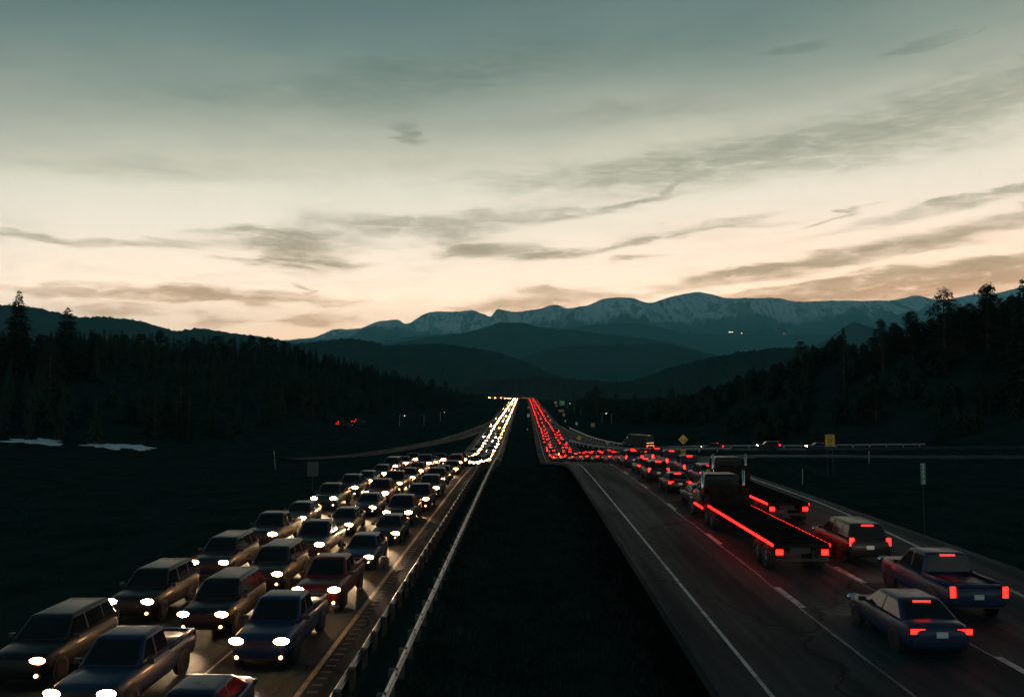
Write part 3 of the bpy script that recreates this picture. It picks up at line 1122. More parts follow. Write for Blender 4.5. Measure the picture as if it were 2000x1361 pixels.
# old snow patches on the left field
for (px, py, Y, lx, ly, lab) in ((72, 862, 128, 8.5, 2.6, 'largest and leftmost patch of old snow in the left field'),
                                 (205, 871, 124, 6.5, 1.6, 'thin middle patch of old snow in the left field'),
                                 (262, 873, 126, 6.2, 1.8, 'patch of old snow nearest the motorway in the left field')):
    p = hit(px, py)
    Y = p.y
    lx *= Y / 125
    mb = MB()
    n = 40
    rs = random.Random(int(px))
    rings = []
    for q, hz in ((1.0, -.15), (.85, .10), (.5, .22), (.08, .28)):
        ring = []
        for k in range(n):
            a = k * 6.283 / n
            wv = 1 + .28 * math.sin(a * 3 + px) + .2 * math.sin(a * 7 + 2 * px) + .15 * rs.uniform(-1, 1)
            x = p.x + math.cos(a) * lx * .5 * q * wv
            y = Y + math.sin(a) * ly * 1.6 * q * wv
            ring.append((x, y, gz(x, y) + hz * (1 + .35 * math.sin(a * 5))))
        rings.append(ring)
    tag(mb.loft(rings).build('snow_patch', M_SNOWP, smooth=True), lab, 'snow')

# ------------------------------------------------------------------ guardrails
def w_profile():
    # W-beam section: (out, up)
    return [(0.0, -.155), (.035, -.13), (.075, -.095), (.075, -.06), (.02, -.025), (.0, 0), (.02, .025), (.075, .06), (.075, .095), (.035, .13), (.0, .155)]


def guardrail(label, path, face, post_every=1.905, beam=3.81, top=0.72, timber=True, gap_dots=False):
    """path: list of (x,y,zground); face +1/-1: which side of the path the beam faces (right/left of travel)"""
    P = np.array(path)
    seg = np.hypot(np.diff(P[:, 0]), np.diff(P[:, 1]))
    L = np.concatenate([[0], np.cumsum(seg)])

    def pos(s):
        return Vector((np.interp(s, L, P[:, 0]), np.interp(s, L, P[:, 1]), np.interp(s, L, P[:, 2])))

    def nrm(s):
        d = pos(s + .5) - pos(s - .5)
        d.z = 0
        d.normalize()
        return Vector((d.y, -d.x, 0)) * face
    root = thing('guardrail', label, 'guardrail', pos(0))
    o0 = pos(0)
    s = 0.0
    while s < L[-1] - .5:
        e = min(s + beam + .06, L[-1])
        rings = []
        bow = random.uniform(-.015, .015)
        for q in np.linspace(s, e, 4):
            c, nn = pos(q), nrm(q)
            rings.append((c, nn))
        vs, n = [], 11
        for qi, (c, nn) in enumerate(rings):
            for (ox, uz) in w_profile():
                p = c + nn * (ox + .10 + (0.004 if qi in (0,) else 0)) + Vector((0, 0, top - .155 + uz + bow)) - o0
                vs.append(p)
        fs = [(i * n + k, i * n + k + 1, (i + 1) * n + k + 1, (i + 1) * n + k) for i in range(3) for k in range(n - 1)]
        MB().add(vs, fs).build('rail_beam', M_STEEL, root, True)
        s += beam
    s = .3
    pm = MB().box((0, 0, -.05), (.15, .2, 1.5)).mesh('post', M_POST if timber else M_STEEL)
    bm_ = MB().box((0, 0, 0), (.1, .15, .33)).mesh('spacer_block', M_POST)
    while s < L[-1]:
        c, nn = pos(s), nrm(s)
        link('post', pm, root, c - o0 + Vector((0, 0, 0)), math.atan2(nn.y, nn.x))
        k = link('spacer_block', bm_, root, c + nn * .11 + Vector((0, 0, top - .16)) - o0, math.atan2(nn.y, nn.x))
        s += post_every
    return root


def gpath(xf, y0, y1, step=4.0):
    return [(float(xf(y)), y, gz(float(xf(y)), y)) for y in np.arange(y0, y1, step)]


guardrail('silvery steel guardrail along the median, facing the departing lanes',
          [(float(-3.75 + shift(y)), y, float(zl(y)) + .55) for y in np.arange(8, 132, 4.0)], 1)
guardrail('steel guardrail with dark posts beside the yellow oncoming edge line',
          [(float(-5.25 + shift(y)), y, float(zl(y)) - .05) for y in np.arange(8, 132, 4.0)], -1)


def onr_off(o, i0, i1):
    d = np.gradient(ONR[:, :2], axis=0)
    d /= np.linalg.norm(d, axis=1)[:, None]
    out = []
    for i in range(i0, i1):
        x, y = ONR[i, 0] + d[i, 1] * o, ONR[i, 1] - d[i, 0] * o
        out.append((x, y, ONR[i, 2] - .15))
    return out


guardrail('pale guardrail curving along the far side of the entrance ramp', onr_off(-4.6, 8, 84), 1, 3.81, 3.81, .78, False)
guardrail('guardrail with white reflectors between the motorway and the entrance ramp', onr_off(4.6, 24, 62), -1, 3.81, 3.81, .78, False)


# ------------------------------------------------------------------ signs, posts, lamps
def post_part(root, x, z0, z1, m=M_DARKM, w_=.07):
    return MB().box((x, .03, (z0 + z1) / 2), (w_, w_, z1 - z0)).build('post', m, root)


def plate(root, name, poly, zc, m, border=True, bm=None, y=0.0, t=.012):
    """flat sign face with rim in the local xz plane, facing -y"""
    p = MB()
    p.prism([(a, c + zc) for a, c in poly], y - t, y + .004)
    o = p.build(name, [m], root)
    MB().prism([(a * .998, c * .998 + zc) for a, c in poly], y + .006, y + .014).build('sign_back', M_BACK, root)
    if border:
        n = len(poly)
        b_ = MB()
        for k in range(n):
            a0, c0 = poly[k]
            a1, c1 = poly[(k + 1) % n]
            q = .93
            q2 = .965
            b_.add([(a0 * q2, y - t - .004, c0 * q2 + zc), (a1 * q2, y - t - .004, c1 * q2 + zc), (a1 * q, y - t - .004, c1 * q + zc), (a0 * q, y - t - .004, c0 * q + zc)], [(0, 1, 2, 3)])
        b_.build('border', bm or M_BLK, o)
    return o


def rect(w_, h):
    return [(-w_ / 2, -h / 2), (w_ / 2, -h / 2), (w_ / 2, h / 2), (-w_ / 2, h / 2)]


def diamond(d):
    return [(0, -d), (d, 0), (0, d), (-d, 0)]


def letters(parent, txt, size, x, y, z, m, squash=1.0):
    me = text_mesh(txt, size, 'lettering')
    me.materials.clear()
    me.materials.append(m)
    o = link('lettering', me, parent, (x, y, z))
    o.rotation_euler = (math.pi / 2, 0, 0)
    o.scale = (squash, 1, 1)
    return o


def arrow(parent, x0, z0, x1, z1, y, w_, m, head=.12):
    d = Vector((x1 - x0, 0, z1 - z0))
    L = d.length
    d.normalize()
    n = Vector((-d.z, 0, d.x))
    a, b_ = Vector((x0, y, z0)), Vector((x1, y, z1))
    q = a + d * (L - head)
    MB().add([a - n * w_, a + n * w_, q + n * w_, q + n * w_ * 2.6, b_, q - n * w_ * 2.6, q - n * w_], [(0, 1, 2, 3, 4, 5, 6)]).build('arrow', m, parent)


# gore: double-arrow diamond with chevron boards
gp = hit(1333, 906)
gp = Vector((17.9, 93.0, gz(17.9, 93.0)))


def zpx(py, Y):
    return at(1333, py, Y).z


r = thing('gore_sign', 'yellow diamond sign with two diverging arrows above chevron boards at the exit gore', 'sign', gp)
hd = zpx(858, gp.y) - gp.z
post_part(r, -.14, -.5, hd + .3)
post_part(r, .14, -.5, zpx(873, gp.y) - gp.z)
f = plate(r, 'diamond_panel', diamond(.58), hd, M_SIGNY)
arrow(f, -.04, hd - .22, -.30, hd + .06, -.02, .045, M_BLK, .16)
arrow(f, .04, hd - .22, .30, hd + .06, -.02, .045, M_BLK, .16)
hc = zpx(882, gp.y) - gp.z
f = plate(r, 'chevron_panel', rect(.56, .82), hc, M_SIGNY, False)
for k in range(3):
    zc = hc - .36 + k * .27
    MB().add([(-.27, -.02, zc), (0, -.02, zc + .16), (.27, -.02, zc), (.27, -.02, zc + .11), (0, -.02, zc + .27), (-.27, -.02, zc + .11)], [(0, 1, 4, 5), (1, 2, 3, 4)]).build('chevron', M_BLK, f)
r2 = thing('gore_marker', 'short yellow chevron board on the crash cushion below the gore diamond', 'sign', (18.15, 91.2, gz(18.15, 91.2)))
post_part(r2, 0, -.4, .5)
f = plate(r2, 'chevron_panel', rect(.62, .42), .62, M_SIGNY, False)
for k in range(2):
    zc = .45 + k * .17
    MB().add([(-.26, -.02, zc), (0, -.02, zc + .12), (.26, -.02, zc), (.26, -.02, zc + .08), (0, -.02, zc + .2), (-.26, -.02, zc + .08)], [(0, 1, 4, 5), (1, 2, 3, 4)]).build('chevron', M_BLK, f)
# crash cushion / guardrail nose behind it
guardrail('short weathered guardrail ending at the chevron board of the gore', [(17.6 - .62 * k, 95 + k * 2.4, gz(17.6 - .62 * k, 95 + k * 2.4)) for k in range(9)], -1, 1.9, 3.8, .7, True)

# EXIT 25 MPH
Y = 112.0
p = at(1621, 860, Y)
base = gz(p.x, Y)
r = thing('exit_speed_sign', 'yellow EXIT 25 MPH advisory sign beside the exit ramp', 'sign', (p.x, Y, base), R(-4))
hz = p.z - base
post_part(r, -.35, -.5, hz + .7)
post_part(r, .35, -.5, hz + .7)
f = plate(r, 'exit_panel', rect(1.26, .52), hz + .55, M_SIGNY)
letters(f, 'EXIT', .34, 0, -.02, hz + .55, M_BLK)
f = plate(r, 'speed_panel', rect(1.30, 1.08), hz - .27, M_SIGNY)
letters(f, '25', .66, 0, -.02, hz - .12, M_BLK)
letters(f, 'MPH', .26, 0, -.02, hz - .62, M_BLK)

# mile marker
Y = 62.0
p = at(1803, 925, Y)
base = gz(p.x, Y)
r = thing('mile_marker', 'tall narrow green mile marker with white digits on the right verge', 'sign', (p.x, Y, base), R(-8))
hz = p.z - base
post_part(r, 0, -.4, hz + .75, M_DARKM, .05)
f = plate(r, 'marker_panel', rect(.34, 1.55), hz, M_SIGNG, True, M_SIGNW)
for k, t_ in enumerate(('2', '5', '3')):
    letters(f, t_, .36, 0, -.02, hz + .52 - .35 * k, M_SIGNW)
letters(f, '.5', .36, 0, -.02, hz - .55, M_SIGNW)


def small_sign(name, label, px, py, Y, poly, m, back=False, h_extra=0.0, group=None, border=True, txt=None, rz=0.0):
    p = at(px, py, Y)
    base = gz(p.x, Y)
    r = thing(name, label, 'sign', (p.x, Y, base), rz, group)
    hz = p.z - base
    wv = max(a for a, c in poly)
    hv = max(c for a, c in poly)
    if wv > 1.0:
        post_part(r, -wv * .6, -.5, hz + hv * .8, M_DARKM, .1)
        post_part(r, wv * .6, -.5, hz + hv * .8, M_DARKM, .1)
    else:
        post_part(r, 0, -.5, hz + hv * .8, M_DARKM)
    f = plate(r, 'sign_panel', poly, hz, m, border, M_SIGNW if m in (M_SIGNG, M_SIGNG2) else M_BLK)
    return r, f, hz


small_sign('warning_sign', 'small yellow diamond sign where the entrance ramp joins the motorway', 1131, 855, 225, diamond(.75), M_SIGNY)
small_sign('yield_sign', 'small red and white triangular sign beside the entrance ramp', 1186, 866, 205, [(0, -.5), (.45, .35), (-.45, .35)], M_SIGNO, border=False)
small_sign('square_sign', 'pinkish square sign on the slope right of the motorway', 1158, 830, 330, rect(1.5, 1.6), M_SIGNO, border=False)
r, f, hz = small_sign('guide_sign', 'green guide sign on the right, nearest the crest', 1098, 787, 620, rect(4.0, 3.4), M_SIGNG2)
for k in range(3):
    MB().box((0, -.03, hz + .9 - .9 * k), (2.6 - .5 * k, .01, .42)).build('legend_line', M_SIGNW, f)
small_sign('regulatory_sign', 'small white sign left of the green guide sign', 1085, 786, 640, rect(2.0, 1.6), M_SIGNW, border=False)
small_sign('warning_sign', 'small yellow diamond below the green guide sign', 1087, 792, 560, diamond(1.0), M_SIGNY)
small_sign('plaque_sign', 'wide tan rectangular sign below the green guide sign', 1096, 802, 480, rect(3.0, 1.4), M_SIGNO, border=False)
small_sign('plaque_sign', 'small tan square sign below the wide tan sign', 1101, 810, 430, rect(1.3, 1.6), M_SIGNO, border=False)
small_sign('marker_sign', 'tiny white marker plate at the right verge above the ramp merge', 1104, 822, 350, rect(.5, 1.0), M_SIGNW, border=False)
small_sign('marker_sign', 'tiny white marker plate left of the pinkish square sign', 1126, 827, 340, rect(.8, 1.2), M_SIGNW, border=False)
small_sign('warning_sign', 'small yellow diamond sign in the median below the crest', 1032, 796, 520, diamond(.85), M_SIGNY)
small_sign('regulatory_sign', 'small white sign in the median below the yellow diamond', 1032, 811, 400, rect(1.2, 1.6), M_SIGNW, border=False)
small_sign('marker_sign', 'tiny white marker in the middle of the median', 1030, 838, 270, rect(.4, .5), M_SIGNW, border=False)
small_sign('sign_back_panel', 'grey back of a sign facing away in the left field', 611, 916, 84, rect(1.15, 1.45), M_BACK, border=False)


# delineators
def delineator(label, px, py, Y, m, group=None, h=1.1):
    p = at(px, py, Y)
    b0 = gz(p.x, Y)
    r = thing('delineator_post', label, 'post', (p.x, Y, b0), 0, group)
    hh = max(p.z - b0, .5)
    MB().box((0, 0, hh / 2 - .2), (.06, .03, hh + .4)).build('post', M_STEEL, r)
    MB().tube([(0, -.02, hh - .1), (0, -.035, hh - .1)], .06, 12).build('reflector', m, r)


delineator('amber reflector post in the dark verge right of the gore', 1567, 916, 92, M_REFLY)
delineator('white reflector post near the right end of the exit ramp', 1697, 881, 124, M_REFL)
for k, (px, py, Y) in enumerate(((1150, 880, 168), (1159, 885, 160), (1192, 888, 152), (1206, 889, 148), (1222, 891, 142), (1242, 891, 138), (1267, 888, 136), (1298, 888, 132))):
    delineator('white reflector post beside the entrance ramp, %s from the left' % ['first', 'second', 'third', 'fourth', 'fifth', 'sixth', 'seventh', 'eighth'][k], px, py, Y, M_REFL, 'reflector posts along the entrance ramp')


# street lamps
M_LAMPON = mat('street_lamp_glow', (.9, .9, .85), .5, emit=(.95, .97, .85), strength=14.0)
M_POLE = mat('lamp_pole_metal', (0.34, 0.31, 0.25), 0.5, 0.4)


def street_lamp(label, px, py, Y, lit=True, arm=1.8, dirx=1):
    p = at(px, py, Y)
    b0 = gz(p.x - arm * dirx, Y)
    r = thing('street_lamp', label, 'street lamp', (p.x - arm * dirx, Y, b0))
    h = max(p.z - b0, 4.0)
    MB().tube([(0, 0, -.5), (0, 0, h * .97)], [.13, .08], 10).build('pole', M_POLE, r, True)
    MB().tube([(0, 0, h * .95), (dirx * arm * .4, 0, h + .12), (dirx * arm, 0, h + .1)], [.05, .045, .04], 8).build('arm', M_POLE, r, True)
    hd = MB().box((dirx * arm, 0, h + .08), (.75, .3, .14)).build('lamp_head', M_DARKM, r)
    MB().tube([(dirx * arm, 0, h + .01), (dirx * arm, 0, h - .06)], [.16, .10], 12).build('lamp_lens', M_LAMPON if lit else M_REFL, hd)


street_lamp('lit street lamp left of the motorway, the lower one', 790, 835, 300)
street_lamp('lit street lamp left of the motorway, nearer the road', 868, 819, 360)
street_lamp('unlit lamp pole between the two lit lamps on the left', 822, 836, 320, False, 1.2, -1)
street_lamp('lit street lamp on the right, nearest the signs', 1113, 792, 560)
street_lamp('lit street lamp above the pinkish square sign', 1184, 807, 360)
street_lamp('tall unlit lamp pole on the right, left of the tan pole', 1125, 798, 500, False, 1.0)
street_lamp('tan lamp pole in the middle of the right group', 1138, 804, 460, False, 1.0)
street_lamp('tall lamp pole on the right, rightmost of the group', 1199, 808, 340, False, 1.0)

# snow stake in the left field
p = hit(538, 916)
r = thing('snow_stake', 'thin leaning pale pole in the left field', 'pole', p, 0)
MB().tube([(0, 0, -.3), (-.28, 0, 2.9)], [.05, .035], 8).build('pole', M_STEEL, r)
MB().tube([(-.31, 0, 2.9), (-.36, 0, 3.4)], [.05, .03], 8).build('cap', M_REFL, r)

# lit houses far off under the mountains
M_WINLIT = mat('lit_window', (.9, .8, .6), .5, emit=(1.0, .82, .55), strength=7.0)
M_HOUSE = mat('house_wall', (.2, .18, .16), .8)
for (px, py, lab, wn) in ((1427, 648, 'far house with a row of lit windows under the snowy mountains, left one', 3), (1448, 650, 'far house with one bright lit window under the mountains', 1), (1531, 650, 'tiny far house with a faint light, right of the other two', 0)):
    p = at(px, py, 5000)
    r = thing('distant_house', lab, 'house', (p.x, p.y, p.z - 8))
    MB().box((0, 0, 0), (30, 12, 20)).build('wall', M_HOUSE, r)
    MB().prism([(-17, 10), (17, 10), (0, 17)], -7, 7).build('roof', M_DARKM, r)
    for k in range(max(wn, 1)):
        s_ = 2.6 if wn else 1.2
        MB().box((-9 + 9 * k if wn > 1 else 0, -6.1, 6), (s_ * 1.4, .2, s_)).build('window', M_WINLIT, r)

# ------------------------------------------------------------------ vehicles
M_GLASS = mat('car_glass', (0.010, 0.012, 0.014), 0.08, spec=0.3)
M_TYRE = mat('tyre_rubber', (0.018, 0.018, 0.018), 0.8)
M_RIM = mat('alloy_rim', (0.35, 0.35, 0.36), 0.35, 0.8)
M_TRIM = mat('black_trim', (0.02, 0.02, 0.02), 0.5)
M_CHROME = mat('chrome', (0.6, 0.6, 0.6), 0.15, 1.0)
M_PLATE = mat('licence_plate', (0.6, 0.62, 0.6), 0.5)
M_HEAD = mat('lit_headlight', (.9, .85, .7), .3, emit=(1.0, .50, .20), strength=70.0)
M_HEAD_W = mat('lit_halogen_headlight', (.9, .8, .6), .3, emit=(1.0, .42, .13), strength=34.0)
M_HEAD_C = mat('lit_xenon_headlight', (.9, .9, .9), .3, emit=(1.0, .70, .44), strength=90.0)
M_HEADR = mat('lit_headlight_seen_from_behind', (.9, .85, .7), .3, emit=(1.0, .80, .56), strength=30.0)
M_ADDED_FOG = mat('added_lit_fog_light', (.9, .7, .4), .3, emit=(1.0, .50, .20), strength=6.0)  # added lamps, put on near oncoming cars to make their light denser
M_TAIL = mat('lit_taillight', (.5, .02, .01), .3, emit=(1.0, .0045, .003), strength=16.0)
M_AMBER = mat('lit_marker_lamp', (.7, .3, .05), .3, emit=(1.0, .55, .28), strength=2.2)
PAINT = {'black': (.012, .012, .013), 'dark grey': (.03, .032, .034), 'silver': (.42, .43, .44), 'white': (.72, .72, .70), 'dark blue': (.015, .03, .075), 'dark red': (.14, .012, .012), 'tan': (.25, .20, .14), 'dark green': (.015, .045, .03)}
M_PAINT = {k: mat(k.replace(' ', '_') + '_car_paint', v, .45, .1, coat=.15, spec=.3) for k, v in PAINT.items()}


def body_rings(st):
    rings = []
    for (y, wv, zb, zt) in st:
        h = zt - zb
        half = [(0.0, zb), (wv * .80, zb), (wv * .95, zb + .06), (wv * 1.0, zb + h * .30), (wv * 1.0, zb + h * .55), (wv * .975, zb + h * .80), (wv * .92, zt - h * .07), (wv * .80, zt), (wv * .45, zt + .02), (0.0, zt + .028)]
        rings.append([Vector((a, y, c)) for a, c in half] + [Vector((-a, y, c)) for a, c in reversed(half[1:-1])])
    return rings


def cabin(mb, base, roof, z0, z1, wb, wr):
    """greenhouse: base=(yfront,yrear) roof=(yfront,yrear)"""
    lv = []
    for t in (0, .25, .5, .75, .9, .97, 1.0):
        ins = {.9: .0, .97: .05, 1.0: .16}.get(t, 0)
        tt = min(t, .97)
        yf = base[0] + (roof[0] - base[0]) * tt - ins
        yr = base[1] + (roof[1] - base[1]) * tt + ins
        wv = wb + (wr - wb) * tt - ins
        z = z0 + (z1 - z0) * t
        ring = []
        cr_ = .10
        for (sx, sy) in ((1, 1), (-1, 1), (-1, -1), (1, -1)):
            for k in range(4):
                a = {(1, 1): 0, (-1, 1): 90, (-1, -1): 180, (1, -1): 270}[(sx, sy)] + k * 30
                cxx = sx * (wv - cr_)
                cyy = (yf - cr_ * 1.6) if sy > 0 else (yr + cr_ * 1.6)
                bow = .06 * (1 - (cxx / wv) ** 2) if k in (1, 2) else 0
                ring.append(Vector((cxx + math.cos(R(a)) * cr_, cyy + math.sin(R(a)) * cr_ * 1.6 + (bow if sy > 0 else -bow), z)))
        lv.append(ring)
    mb.loft(lv)


def pane(y0, y1, w0, w1, z0, z1, front, off=.012):
    """windscreen or rear window between belt (y0,w0,z0) and roof (y1,w1,z1)"""
    mb = MB()
    n = 6
    vs = []
    for t in (.10, .5, .88):
        y = y0 + (y1 - y0) * t
        wv = (w0 + (w1 - w0) * t) * .86
        z = z0 + (z1 - z0) * t
        for k in range(n + 1):
            u = -1 + 2 * k / n
            vs.append((u * wv, y + (off + .02 * (1 - u * u)) * (1 if front else -1), z + off * .6))
    m_ = n + 1
    mb.add(vs, [(i * m_ + k, i * m_ + k + 1, (i + 1) * m_ + k + 1, (i + 1) * m_ + k) for i in range(2) for k in range(n)])
    return mb


def side_pane(ya, yb, base, roof, z0, z1, wb, wr, s):
    mb = MB()
    vs = []
    for t in (.12, .84):
        wv = wb + (wr - wb) * t
        f = base[0] + (roof[0] - base[0]) * t - .12
        rr = base[1] + (roof[1] - base[1]) * t + .12
        for y in (ya, yb):
            vs.append((s * (wv + .008), min(max(y, rr), f), z0 + (z1 - z0) * t))
    mb.add(vs, [(0, 1, 3, 2)])
    return mb


TYPES = {}


def car_type(name, st, base, roof, z0, z1, wb, wr, wheel_y, wr_rad, head, tail, splits, headsize, tailsize, extra=None):
    parts = []            # (name, mesh, kind)
    mb = MB()
    mb.loft(body_rings(st))
    cabin(mb, base, roof, z0, z1, wb, wr)
    wmax = max(s[1] for s in st)
    for s in (-1, 1):
        for wy in wheel_y:   # wheel arches
            n = 18
            vs = [(s * (wmax + .004), wy + math.cos(k * 6.283 / n) * wr_rad * 1.2, wr_rad + math.sin(k * 6.283 / n) * wr_rad * 1.2) for k in range(n)]
            mb.add(vs, [tuple(range(n))], 1)
    if extra:
        extra(mb)
    T = {'body': mb.mesh('body', [M_PAINT['black'], M_TRIM], True)}
    T['body'].polygons.foreach_set('use_smooth', [True] * len(T['body'].polygons))
    T['windscreen'] = pane(base[0], roof[0], wb, wr, z0, z1, True).mesh('windscreen', M_GLASS, True)
    T['rear_window'] = pane(base[1], roof[1], wb, wr, z0, z1, False).mesh('rear_window', M_GLASS, True)
    sw = []
    for s in (-1, 1):
        for (a, c) in splits:
            sw.append(side_pane(a, c, base, roof, z0, z1, wb, wr, s).mesh('side_window', M_GLASS))
    T['side_window'] = sw
    ty = MB()
    n = 20
    prof = [(-.11, wr_rad * .62), (-.11, wr_rad * .93), (-.07, wr_rad), (.07, wr_rad), (.11, wr_rad * .93), (.11, wr_rad * .62)]
    ty.loft([[Vector((x, math.cos(k * 6.283 / n) * rr, math.sin(k * 6.283 / n) * rr)) for k in range(n)] for x, rr in prof], 0, False)
    T['tyre'] = ty.mesh('tyre', M_TYRE, True)
    rmb = MB()
    for k in range(5):
        a = k * 6.283 / 5
        rmb.box((0, math.cos(a) * wr_rad * .3, math.sin(a) * wr_rad * .3), (.16, wr_rad * .58, wr_rad * .16), 0, 0, 0, a)
    rmb.loft([[Vector((x, math.cos(k * 6.283 / 16) * wr_rad * .62, math.sin(k * 6.283 / 16) * wr_rad * .62)) for k in range(16)] for x in (-.09, .09)], 0, False)
    T['rim'] = rmb.mesh('rim', M_RIM, True)
    hw, hh = headsize
    hb = MB()
    hb.loft([[Vector((math.cos(k * 6.283 / 14) * hw * q, .05 * d_, math.sin(k * 6.283 / 14) * hh * q)) for k in range(14)] for q, d_ in ((1, -.6), (1, 0), (.8, .5), (.35, .8))])
    hb.m = [1] * 14 + [0] * (len(hb.m) - 14)
    hb.m[-2] = 1
    T['headlight'] = hb.mesh('headlight', [M_HEAD, M_CHROME], True)
    hb2 = MB()
    hb2.v, hb2.f, hb2.m = hb.v, hb.f, hb.m
    T['headlight_far'] = hb2.mesh('headlight', [M_HEADR, M_CHROME], True)
    for key, mm in (('headlight_small', M_HEAD), ('headlight_far_small', M_HEADR)):
        sb = MB().box((0, 0, 0), (hw * 1.8, .06, hh * 1.8), 1)
        sb.m[3] = 0
        T[key] = sb.mesh('headlight', [mm, M_CHROME])
    tw, th = tailsize
    tb = MB()
    tb.box((0, 0, 0), (tw, .10, th), 1)
    tb.m[2] = 0
    T['taillight'] = tb.mesh('taillight', [M_TAIL, M_TRIM])
    tw_ = MB().box((0, 0, 0), (tw, .16, th))
    T['taillight_wrap'] = tw_.mesh('taillight', M_TAIL)
    T['added_fog_light'] = MB().tube([(0, -.03, 0), (0, .04, 0)], [.075, .06], 12).mesh('added_fog_light', M_ADDED_FOG)
    T['brake_light'] = MB().box((0, 0, 0), (.5, .04, .045)).mesh('brake_light', M_TAIL)
    T['mirror'] = MB().box((0, 0, 0), (.2, .11, .14)).mesh('mirror', M_TRIM)
    T['plate'] = MB().box((0, 0, 0), (.32, .02, .16)).mesh('licence_plate', M_PLATE)
    T['grille'] = MB().box((0, 0, 0), (wmax * 1.05, .04, .16)).mesh('grille', M_TRIM)
    T['bumper'] = MB().box((0, 0, 0), (wmax * 1.7, .10, .13)).mesh('bumper', M_TRIM)
    T['spec'] = dict(st=st, base=base, z0=z0, wb=wb, wheel_y=wheel_y, r=wr_rad, head=head, tail=tail, wmax=wmax, front=st[0][0], rear=st[-1][0], brake=(roof[1] - .06 + (base[1] - roof[1]) * .12, z1 - .07))
    TYPES[name] = T


car_type('sedan', [(2.36, .60, .36, .60), (2.28, .76, .26, .68), (2.05, .86, .22, .76), (1.5, .90, .22, .83), (.95, .905, .22, .90), (0, .91, .21, .93), (-1.0, .91, .21, .95), (-1.75, .90, .23, .98), (-2.1, .86, .26, .98), (-2.28, .80, .30, .93), (-2.36, .68, .40, .82)],
         (1.02, -1.85), (.22, -1.05), .90, 1.43, .84, .60, (1.42, -1.36), .33, (.62, 2.16, .66), (.66, -2.27, .80), [(.95, -.35), (-.45, -1.6)], (.19, .075), (.40, .14))
car_type('suv', [(2.35, .66, .40, .84), (2.28, .82, .32, .96), (2.0, .92, .28, 1.04), (1.4, .95, .28, 1.08), (.9, .96, .28, 1.11), (0, .96, .27, 1.12), (-1.2, .96, .27, 1.13), (-2.0, .95, .30, 1.13), (-2.25, .92, .34, 1.12), (-2.36, .84, .42, 1.06)],
         (1.08, -2.28), (.35, -1.98), 1.09, 1.76, .90, .68, (1.42, -1.40), .38, (.70, 2.18, .88), (.80, -2.28, 1.02), [(1.0, -.25), (-.33, -1.3), (-1.38, -2.2)], (.18, .07), (.20, .34))


def bed(mb):
    # open load bed: dark floor recessed by side walls drawn as raised rails
    for s in (-1, 1):
        mb.box((s * .86, -1.75, 1.13), (.12, 1.9, .12))
    mb.box((0, -2.70, 1.12), (1.7, .09, .12))
    mb.box((0, -1.75, 1.09), (1.5, 1.75, .02), 1)


car_type('pickup', [(2.75, .70, .46, .92), (2.68, .86, .38, 1.04), (2.35, .96, .34, 1.11), (1.7, .99, .34, 1.14), (1.1, .99, .34, 1.15), (0, .99, .33, 1.15), (-.8, .99, .33, 1.13), (-.9, .985, .36, 1.08), (-2.6, .985, .40, 1.07), (-2.72, .96, .44, 1.06), (-2.76, .90, .50, 1.03)],
         (1.18, -.85), (.45, -.72), 1.13, 1.84, .92, .72, (1.75, -1.70), .41, (.74, 2.60, .96), (.86, -2.72, .94), [(1.05, .12), (.04, -.72)], (.19, .075), (.18, .36), bed)
car_type('van', [(2.65, .70, .42, .86), (2.58, .88, .34, 1.02), (2.25, .96, .30, 1.16), (1.7, 1.0, .30, 1.26), (1.2, 1.0, .30, 1.30), (0, 1.0, .30, 1.32), (-2.2, 1.0, .30, 1.32), (-2.6, .99, .32, 1.32), (-2.68, .94, .40, 1.30)],
         (1.75, -2.62), (.85, -2.50), 1.28, 2.25, .95, .84, (1.65, -1.60), .36, (.72, 2.46, .84), (.88, -2.62, 1.25), [(1.5, .55), (.45, -.95), (-1.05, -2.4)], (.19, .10), (.16, .42))
WORDS = {'sedan': 'saloon', 'suv': 'estate', 'pickup': 'pickup', 'van': 'van'}
NAMES = {'sedan': 'saloon_car', 'suv': 'estate_car', 'pickup': 'pickup_truck', 'van': 'van'}

spot_a = bpy.data.lights.new('headlight_beam', 'SPOT')
spot_a.energy = 1800.0
spot_a.color = (1.0, .64, .36)
spot_a.spot_size = R(62)
spot_a.spot_blend = .9
spot_a.shadow_soft_size = .12
spot_b = bpy.data.lights.new('headlight_beam', 'SPOT')
spot_b.energy = 12.0
spot_b.color = (1.0, .80, .58)
spot_b.spot_size = R(50)
spot_b.spot_blend = .9
spot_b.shadow_soft_size = .12


